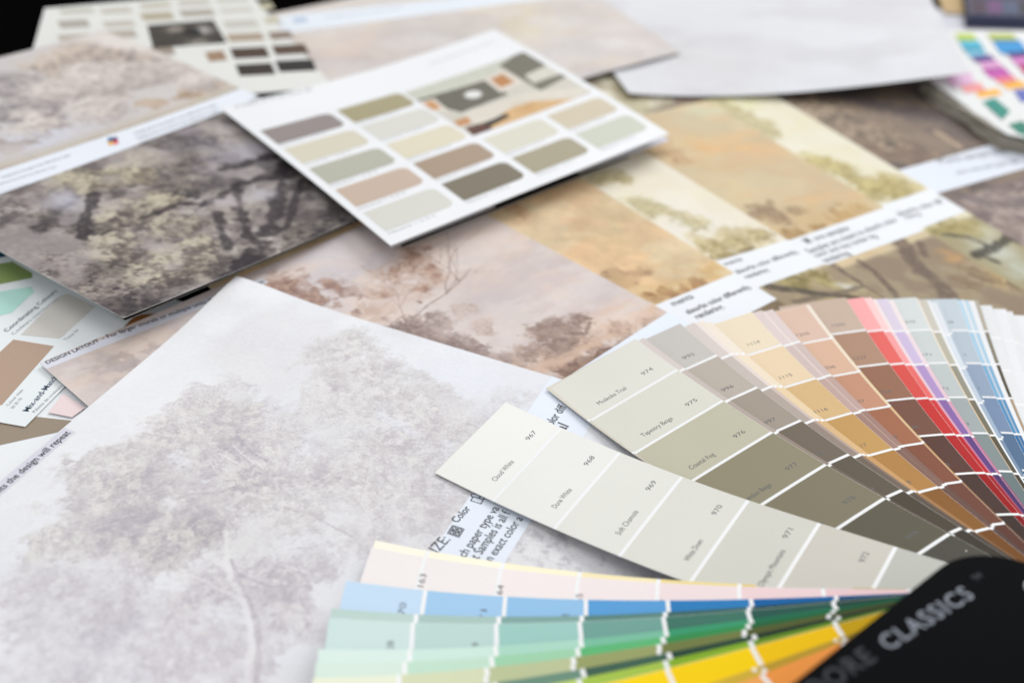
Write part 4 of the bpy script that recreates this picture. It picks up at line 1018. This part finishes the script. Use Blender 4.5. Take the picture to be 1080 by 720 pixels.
def strip(name, corner, prof, cols, wide=True, first=None, label=None, R0=0.214, wid=WID, tilt=0.0, jit=0.0):
    """one paint strip: white card with a row of colour chips; narrow slivers keep their chips as print"""
    st = Strip(corner, prof, R0, wid, tilt); cols = rampcols(cols)
    x_end = -0.012
    f0 = (CHIP if first is None else first) + jit
    bars = []
    x = st.xt - f0
    while x > 0.015:
        bars.append(x); x -= CHIP
    segs = []                       # (x0, x1, colour index or None)
    hi = st.xt; ci = 0
    for bx in bars:
        segs.append((bx + BAR / 2, hi, ci)); segs.append((bx - BAR / 2, bx + BAR / 2, None)); hi = bx - BAR / 2; ci += 1
    segs.append((x_end, hi, ci))
    ys = np.linspace(0, wid, 7)
    if wide:
        xs = np.linspace(x_end, st.xt, 36)
        X, Y = np.meshgrid(xs, ys)
        o = grid_mesh(name, st.place(X, Y), lin((236, 237, 238)), M_CHIP, fan, 0.0002)
        for (a, b_, c) in segs:
            if c is None: continue
            X, Y = np.meshgrid(np.linspace(a, b_, 7), np.linspace(0.0001, wid - 0.0001, 7))
            grid_mesh("colour_chip", st.place(X, Y, 0.00003), lin(cols[c]), M_CHIP, o, 0)
    else:
        xs, cl = [], []
        for (a, b_, c) in segs[::-1]:
            col = lin((238, 239, 240)) if c is None else lin(cols[c])
            n_ = 2 if c is None else 6
            xs += list(np.linspace(a, b_, n_) + np.linspace(1e-6, -1e-6, n_)); cl += [col] * n_
        X, Y = np.meshgrid(np.array(xs), ys)
        Cc = np.broadcast_to(np.array(cl)[None], X.shape + (3,))
        o = grid_mesh(name, st.place(X, Y), Cc, M_CHIP, fan, 0.0002, edge=(214, 208, 200))
    if label: o["label"] = label
    return st, o

def strip_text(st, parent, items, mat=None):
    """items = (text, x of baseline measured from the tip, y start, y end, height, bold); y runs from the counter-clockwise edge"""
    for (s, x, y0, y1, hgt, bold) in items:
        v, fs, w = text_shape(s, bold)
        yy = (WID - y0) - v[:, 0] / w * (y1 - y0)
        xx = st.xt - x + v[:, 1] * hgt
        V = st.place(xx, yy, 0.00005); fx = []
        for f in fs:
            a, b_, c_ = V[f[0]], V[f[1]], V[f[2]]
            fx.append(f if np.cross(b_ - a, c_ - a)[2] > 0 else f[::-1])
        mesh_obj("lettering", V, fx, mat or M_INK_SOFT, parent, smooth=False)

def sst(a, b, x):
    t = np.clip((np.asarray(x) - a) / (b - a), 0, 1); return t * t * (3 - 2 * t)

def prof_low(i):
    """lower part of the stack, i counted from the bottom: nearly flat at the tips, rising to the rivet"""
    a, b_ = (0.0030 + 0.00006 * i), (0.0326 + 0.00018 * i)
    hump = 0.0007 if i >= 40 else 0.0
    return lambda s: a + (b_ - a) * np.maximum(s, 0) ** 1.85 + hump * sst(0.4, 0.68, s)
def prof_top(i):
    """upper part, i counted from its lowest strip: tips curling up"""
    d = [0, .0005, .0024, .0048, .0052, .0072, .0078, .0084, .0090, .0096, .0102, .0108, .0114, .0120, .0126, .0132][i]
    y = np.array([.0085 + d, .0112 + d, .0245 + d, .0422 + d * 0.5])
    return lambda s: lag(s, y)

G967 = [(234, 234, 230), (229, 229, 225), (222, 222, 216), (215, 215, 207), (206, 205, 196), (201, 197, 188), (187, 188, 181), (170, 170, 162)]
G974 = [(221, 220, 211), (215, 214, 203), (189, 186, 166), (143, 137, 115), (126, 120, 100), (94, 90, 76), (78, 76, 69), (66, 64, 60)]
G995 = [(196, 192, 188), (183, 174, 164), (160, 150, 138), (114, 104, 92), (96, 88, 76), (76, 69, 59), (62, 56, 49)]
G1114 = [(232, 218, 194), (229, 208, 176), (212, 180, 132), (192, 152, 94), (172, 128, 74), (134, 92, 48), (112, 72, 34)]
G1205 = [(218, 189, 172), (216, 179, 155), (194, 145, 119), (160, 106, 80), (130, 82, 63), (110, 70, 57), (92, 58, 48)]
G1226 = [(198, 177, 161), (173, 139, 117), (149, 108, 87), (118, 82, 68), (89, 62, 54), (72, 53, 48), (60, 46, 42)]
RED = [(244, 172, 172), (226, 106, 100), (212, 82, 76), (194, 54, 52), (174, 40, 42), (150, 24, 26), (130, 20, 24)]
PINK2 = [(246, 206, 206), (240, 160, 160), (228, 110, 106), (206, 62, 62), (186, 40, 44), (160, 30, 34)]
PALE = [(236, 224, 224), (232, 214, 220), (226, 196, 206), (212, 160, 180), (190, 120, 150), (150, 90, 120)]
LILAC = [(216, 206, 223), (202, 186, 218), (174, 148, 198), (136, 104, 166), (98, 66, 128), (76, 50, 100)]
GREY = [(210, 216, 216), (200, 207, 206), (188, 195, 195), (160, 169, 169), (130, 141, 142), (106, 120, 122), (86, 98, 102)]
TAN = [(202, 197, 186), (184, 180, 164), (148, 146, 132), (118, 114, 98), (88, 84, 70), (70, 66, 56)]
WBL = [(222, 226, 232), (212, 220, 228), (190, 202, 216), (160, 178, 198), (120, 142, 166), (90, 114, 140)]
BLUE = [(194, 205, 213), (180, 193, 205), (146, 163, 186), (120, 140, 171), (86, 112, 142), (64, 90, 120), (48, 70, 98)]
LBL = [(186, 212, 228), (166, 200, 222), (120, 170, 205), (80, 140, 185), (50, 110, 160), (30, 84, 130)]
WHT = [(230, 232, 235)] * 8
WHT2 = [(226, 228, 230)] * 8
TAN2 = [(178, 172, 156), (132, 126, 110), (86, 78, 64), (170, 150, 126), (150, 120, 90), (110, 90, 70)]
CREAM = [(236, 226, 212), (234, 220, 198), (228, 206, 170), (214, 180, 134), (196, 154, 104), (160, 120, 80), (130, 96, 64)]
ROSY = [(220, 206, 204), (206, 188, 184), (190, 164, 156), (160, 128, 118), (130, 100, 90), (104, 78, 70), (86, 66, 60)]
PALEP = [(232, 222, 216), (224, 212, 206), (206, 190, 182), (180, 160, 150), (138, 118, 106), (110, 94, 82), (90, 76, 66)]
TAUPE = [(212, 202, 198), (196, 186, 180), (176, 164, 156), (148, 134, 124), (112, 100, 90), (92, 82, 72), (70, 62, 54)]

SAND = [(214, 209, 196), (208, 202, 188), (196, 188, 172), (170, 160, 140), (140, 130, 110), (110, 100, 84)]
low = [  # bottom to top: corner pixel, colours, wide?, texts, label
    ((1150, 366), WHT, 0), ((1138, 358), WHT2, 0), ((1120, 350), WHT, 0), ((1104, 342), WHT2, 0), ((1086, 333), WHT, 0), ((1068, 328.5), WHT2, 0), ((1061, 326), WHT, 1, None, "white unprinted strip of the fan"), ((1046, 322), WHT2, 0),
    ((1032, 317), TAN2, 0), ((1027.5, 317), WHT, 0), ((1021, 316.5), LBL, 0), ((1017, 316), WBL, 0), ((1014, 316), LBL, 0), ((1009, 315), BLUE, 1, "blue", "dusty blue strip of the fan"),
    ((991, 318), BLUE, 0), ((988, 318.5), WBL, 0), ((981, 317), WHT, 0), ((977, 316), TAN, 0), ((968, 314.5), CREAM, 0), ((966, 313.5), GREY, 1, "grey", "pale grey green strip of the fan"),
    ((942, 316), PALE, 0), ((936, 314.5), LILAC, 1, None, "lilac to violet strip of the fan"), ((924, 315), PALE, 0), ((919, 313.5), PINK2, 0), ((911, 313.5), RED, 1, None, "pink to red strip of the fan"),
    ((891.5, 313.5), G1226, 1, "1226", "dark brown strip of the fan, number 1226 first"), ((853.5, 321), CREAM, 0), ((850, 322), G1205, 1, "1205", "terracotta strip of the fan, number 1205 first"),
    ((815, 326), ROSY, 0), ((806, 328), PALEP, 0), ((803, 327), ROSY, 0), ((793, 329), G1114, 1, "1114", "golden ochre strip of the fan, number 1114 first"),
    ((750, 339), CREAM, 0), ((742, 338), CREAM, 0), ((737, 339), PALEP, 0), ((732, 340), TAUPE, 0), ((717.5, 341), G995, 1, "995", "warm grey strip of the fan, number 995 first"),
    ((679, 356), TAUPE, 0), ((666.5, 359.5), SAND, 0), ((670.5, 357), G974, 1, "974", "grey green strip of the fan, Muskoka Trail first"), ((533.5, 424), G967, 1, "967", "off white strip of the fan, Cloud White first"),
]
NAMES = {"974": ["Muskoka Trail", "Tapestry Beige", "Coastal Fog", "Brandon Beige", "Millington", "Fairview", "Country"], "967": ["Cloud White", "Dune White", "Soft Chamois", "White Down", "Olympic Mountains", "Abalone", "Gray"]}
def tilt_of(px):
    return 0.0042 if px < 560 else 0.0066 if px == 666.5 else float(np.interp(px, [665, 720, 793, 850], [0.0082, 0.0080, 0.0086, 0.0074]))
ths = [Strip(it[0], prof_low(i), tilt=tilt_of(it[0][0])).th for i, it in enumerate(low)]
rj = random.Random(8)
for i, it in enumerate(low):
    nxt = max(ths[i + 1:i + 3]) - ths[i] if i + 1 < len(low) else 1.0
    wid = WID if i >= len(low) - 4 else min(WID, 0.21 * math.sin(min(max(nxt, 0.0), 1.2)) + 0.010)
    st, o = strip("paint_strip", it[0], prof_low(i), it[1], bool(it[2]), None, it[4] if len(it) > 4 else None, wid=wid, tilt=tilt_of(it[0][0]), jit=0.0 if it[2] else rj.uniform(-0.0006, 0.0008))
    if len(it) > 3 and it[3]:
        items = []; key = it[3]
        if key.isdigit():
            for k in range(7):
                xb = CHIP * (k + 1) - 0.0062
                items.append((str(int(key) + k), xb + (0.0 if key in ("967", "974") else 0.001), WID - 0.0128, WID - 0.0072, 0.0027, 0.0))
                if key in NAMES:
                    nmx = NAMES[key][k]; ln = 0.0011 * len(nmx)
                    items.append((nmx, xb + 0.0018, 0.0085, 0.0085 + ln, 0.0030, 0.0))
        else:
            for k in range(6):
                items.append((str(1620 + k) if key == "blue" else str(1570 + k), CHIP * (k + 1) - 0.0055, WID - 0.0105, WID - 0.0050, 0.0026, 0.0))
        strip_text(st, o, items, M_INK_SOFT)

CRM = [(245, 242, 226), (246, 242, 220), (245, 238, 208), (240, 228, 184), (232, 214, 150), (220, 200, 120)]
PNK = [(236, 230, 229), (235, 229, 228), (236, 228, 227), (235, 224, 224), (234, 217, 218), (232, 206, 208), (228, 196, 200)]
SKY = [(192, 216, 237), (160, 198, 230), (146, 190, 226), (90, 156, 210), (48, 124, 184), (24, 96, 160)]
SAGE = [(184, 206, 200), (166, 192, 186), (128, 164, 158), (90, 130, 124), (60, 100, 96), (40, 74, 72)]
GRN = [(200, 221, 217), (184, 210, 206), (154, 198, 190), (112, 160, 150), (66, 116, 101), (44, 88, 78), (34, 66, 60)]
MINT = [(212, 231, 224), (200, 226, 216), (168, 212, 194), (120, 186, 158), (60, 150, 110), (34, 110, 80)]
MINT2 = [(210, 228, 216), (190, 220, 200), (156, 206, 170), (94, 180, 118), (56, 140, 80), (40, 100, 60)]
KHK = [(228, 232, 210), (208, 214, 180), (184, 192, 150), (150, 158, 104), (112, 122, 70), (84, 92, 50)]
DGN = [(200, 214, 200), (160, 184, 168), (108, 142, 124), (66, 98, 82), (42, 70, 58), (30, 50, 42)]
LIME = [(226, 236, 200), (210, 226, 156), (188, 210, 112), (162, 192, 78), (130, 170, 44), (100, 140, 34)]
YEL = [(248, 240, 190), (246, 228, 130), (248, 220, 70), (248, 212, 26), (245, 206, 16), (238, 192, 16)]
YEL2 = [(246, 234, 190), (240, 218, 120), (232, 200, 70), (222, 190, 70), (206, 172, 60), (184, 150, 50)]
ORG = [(246, 226, 204), (244, 208, 164), (240, 188, 128), (240, 176, 104), (240, 168, 92), (236, 150, 72)]

def top_corner(deg, i):
    """pixel of the clockwise tip corner of an upper strip at a given direction"""
    R = 0.2138; th = rad(deg) - math.asin(HWR / R)
    z = prof_top(i)(0.0)
    return tuple(proj((PIV[0] + R * math.cos(th), PIV[1] + R * math.sin(th), z)))
top = [((396, 569.5), CRM, 0, None, None), ((392, 577), PNK, 1, "163", "pale pink strip of the fan"), ((365, 612), SKY, 1, "70", "sky blue strip of the fan"), ((350, 641), SAGE, 0, None, None), ((347, 651), GRN, 1, "1538", "grey green to dark green strip of the fan near the front"),
       (None, MINT, 0, 188.5, None), (None, MINT2, 0, 190.0, None), (None, KHK, 0, 191.5, None), (None, KHK, 0, 192.75, None), (None, DGN, 0, 193.75, None), (None, LIME, 0, 195.25, None), (None, YEL, 1, 196.9, "bright yellow strip of the fan"),
       (None, YEL2, 0, 201.75, None), (None, YEL2, 0, 202.75, None), (None, ORG, 0, 204.0, None), (None, ORG, 0, 205.5, None)]
for i, it in enumerate(top):
    cpx = it[0] or top_corner(it[3], i)
    st, o = strip("paint_strip", cpx, prof_top(i), it[1], bool(it[2]), 0.0178 if i < 2 else None, it[4], R0=0.2125, jit=0.0 if it[2] else rj.uniform(-0.0015, 0.0015))
    if isinstance(it[3], str):
        n0 = int(it[3])
        strip_text(st, o, [(str(n0 + k), CHIP * (k + 1) - 0.0052, WID - (0.0128 if n0 != 70 else 0.0108), WID - (0.0073 if n0 != 70 else 0.0060), 0.0030, 0.0) for k in range(4)], M_INK_SOFT)

# black cover with its lettering and rivet
ZC = 0.0520
a0 = at((835, 720), ZC)
shCv = Sheet(a0, 43.65, -46.35, 0.3, 0.052, ZC)
mt, nt, N, L, b = new_mat("black_coated_cover")
tc = N.new("ShaderNodeTexCoord"); nz = N.new("ShaderNodeTexNoise"); nz.inputs["Scale"].default_value = 700; nz.inputs["Detail"].default_value = 4
L.new(tc.outputs["Object"], nz.inputs["Vector"])
cr = N.new("ShaderNodeValToRGB"); cr.color_ramp.elements[0].color = (0.0016, 0.0020, 0.0026, 1); cr.color_ramp.elements[1].color = (0.0028, 0.0033, 0.0040, 1)
L.new(nz.outputs["Fac"], cr.inputs[0]); L.new(cr.outputs[0], b.inputs["Base Color"]); b.inputs["Roughness"].default_value = 0.5; b.inputs["Specular IOR Level"].default_value = 0.015
out = [(-0.150, 0.0), (0.068, 0.0)]
for t in np.linspace(math.pi / 2, -math.pi / 2, 40)[1:-1]:
    out.append((0.068 + 0.026 * math.cos(t), 0.026 - 0.026 * math.sin(t)))
out += [(0.068, 0.052), (-0.150, 0.052)]
n_ = len(out); o_ = np.array(out); ctr = o_.mean(0)
def ringat(k, z):
    q_ = o_ + (ctr - o_) * 0
    d = o_ - np.array([0.0, 0.026]); inset = o_.copy()
    inset[:, 1] = 0.026 + (o_[:, 1] - 0.026) * (1 - k / 0.026)
    inset[:, 0] = np.where(o_[:, 0] > 0.068, 0.068 + (o_[:, 0] - 0.068) * (1 - k / 0.026), o_[:, 0])
    return shCv.place(inset[:, 0], inset[:, 1], z)
rings = [ringat(0.0006, 0.0), ringat(0.00015, -0.0002), ringat(0, -0.0006), ringat(0, -0.0016)]
V = np.concatenate(rings)
Fc = [list(range(n_)), list(range(3 * n_, 4 * n_))[::-1]]
for r in range(3):
    Fc += [[r * n_ + i, (r + 1) * n_ + i, (r + 1) * n_ + (i + 1) % n_, r * n_ + (i + 1) % n_] for i in range(n_)]
a_ = np.cross(V[1] - V[0], V[40] - V[0])[2]
if a_ < 0: Fc = [f[::-1] for f in Fc]
cover = mesh_obj("cover", V, Fc, mt, fan, smooth=False)
M_SIL = ink_mat("silver_print_ink", (124, 130, 140), 0.5, 0.1)
M_DIM = ink_mat("dim_grey_print_ink", (50, 54, 60), 0.5, 0.1)
lettering(shCv, [("CLASSICS", (938, 686), (1028.5, 629), 0.86, 0.018)], cover, M_SIL, 0.00015, gap=1.16)
lettering(shCv, [("MOORE", (838, 753), (925, 695), 0.86, 0.018)], cover, M_DIM, 0.00015, gap=1.16)
lettering(shCv, [("TM", (1029, 613), (1037, 608), 1.0, 0.03)], cover, M_DIM, 0.00015)
# rivet: domed silver ring
mt, nt, N, L, b = new_mat("rivet_metal"); b.inputs["Metallic"].default_value = 0.9; b.inputs["Roughness"].default_value = 0.35
tc = N.new("ShaderNodeTexCoord"); nz = N.new("ShaderNodeTexNoise"); nz.inputs["Scale"].default_value = 900; L.new(tc.outputs["Object"], nz.inputs["Vector"])
cr = N.new("ShaderNodeValToRGB"); cr.color_ramp.elements[0].color = (0.45, 0.46, 0.48, 1); cr.color_ramp.elements[1].color = (0.62, 0.63, 0.65, 1)
L.new(nz.outputs["Fac"], cr.inputs[0]); L.new(cr.outputs[0], b.inputs["Base Color"])
rc = shCv.loc((1093, 621)); V = []; Fc = []; m_ = 32
for (r, z) in [(0.0036, 0.0), (0.0035, 0.0005), (0.0029, 0.0009), (0.0022, 0.0007), (0.0019, 0.0002)]:
    t = np.arange(m_) / m_ * 2 * math.pi
    V.append(shCv.place(rc[0] + r * np.cos(t), rc[1] - r * np.sin(t), z + 0.00005))
for k in range(4):
    Fc += [[k * m_ + i, k * m_ + (i + 1) % m_, (k + 1) * m_ + (i + 1) % m_, (k + 1) * m_ + i] for i in range(m_)]
Fc.append([4 * m_ + i for i in range(m_)])
mesh_obj("rivet", np.concatenate(V), Fc, mt, cover)

# ------------------------------------------------------------------ light: a large window beyond the table, soft room light all round
wd = bpy.data.worlds.new("World"); S.world = wd; wd.use_nodes = True
bg = wd.node_tree.nodes["Background"]
bg.inputs["Color"].default_value = (0.985, 0.992, 1.0, 1); bg.inputs["Strength"].default_value = 0.70
def area(name, loc, aim, size, power, col):
    ld = bpy.data.lights.new(name, "AREA"); ld.shape = "RECTANGLE"; ld.size, ld.size_y = size; ld.energy = power; ld.color = col
    lo = bpy.data.objects.new(name, ld); C.objects.link(lo)
    lo.location = loc
    lo.rotation_euler = (Vector(aim) - Vector(loc)).to_track_quat("-Z", "Y").to_euler()
    return lo
area("window_light", (1.1, 3.2, 2.4), (0.0, 0.42, 0.0), (2.4, 1.8), 74.0, (1.0, 0.985, 0.97))
area("overhead_fill", (-0.2, 0.3, 1.6), (0.0, 0.4, 0.0), (1.0, 1.0), 5.0, (1.0, 0.985, 0.97))  # unseen overhead area lamp, a weak soft fill

S.view_settings.view_transform = "Standard"; S.view_settings.look = "None"; S.view_settings.exposure = 0; S.view_settings.gamma = 1
S.render.engine = "CYCLES"
S.cycles.use_denoising = True
S.cycles.max_bounces = 8; S.cycles.diffuse_bounces = 5
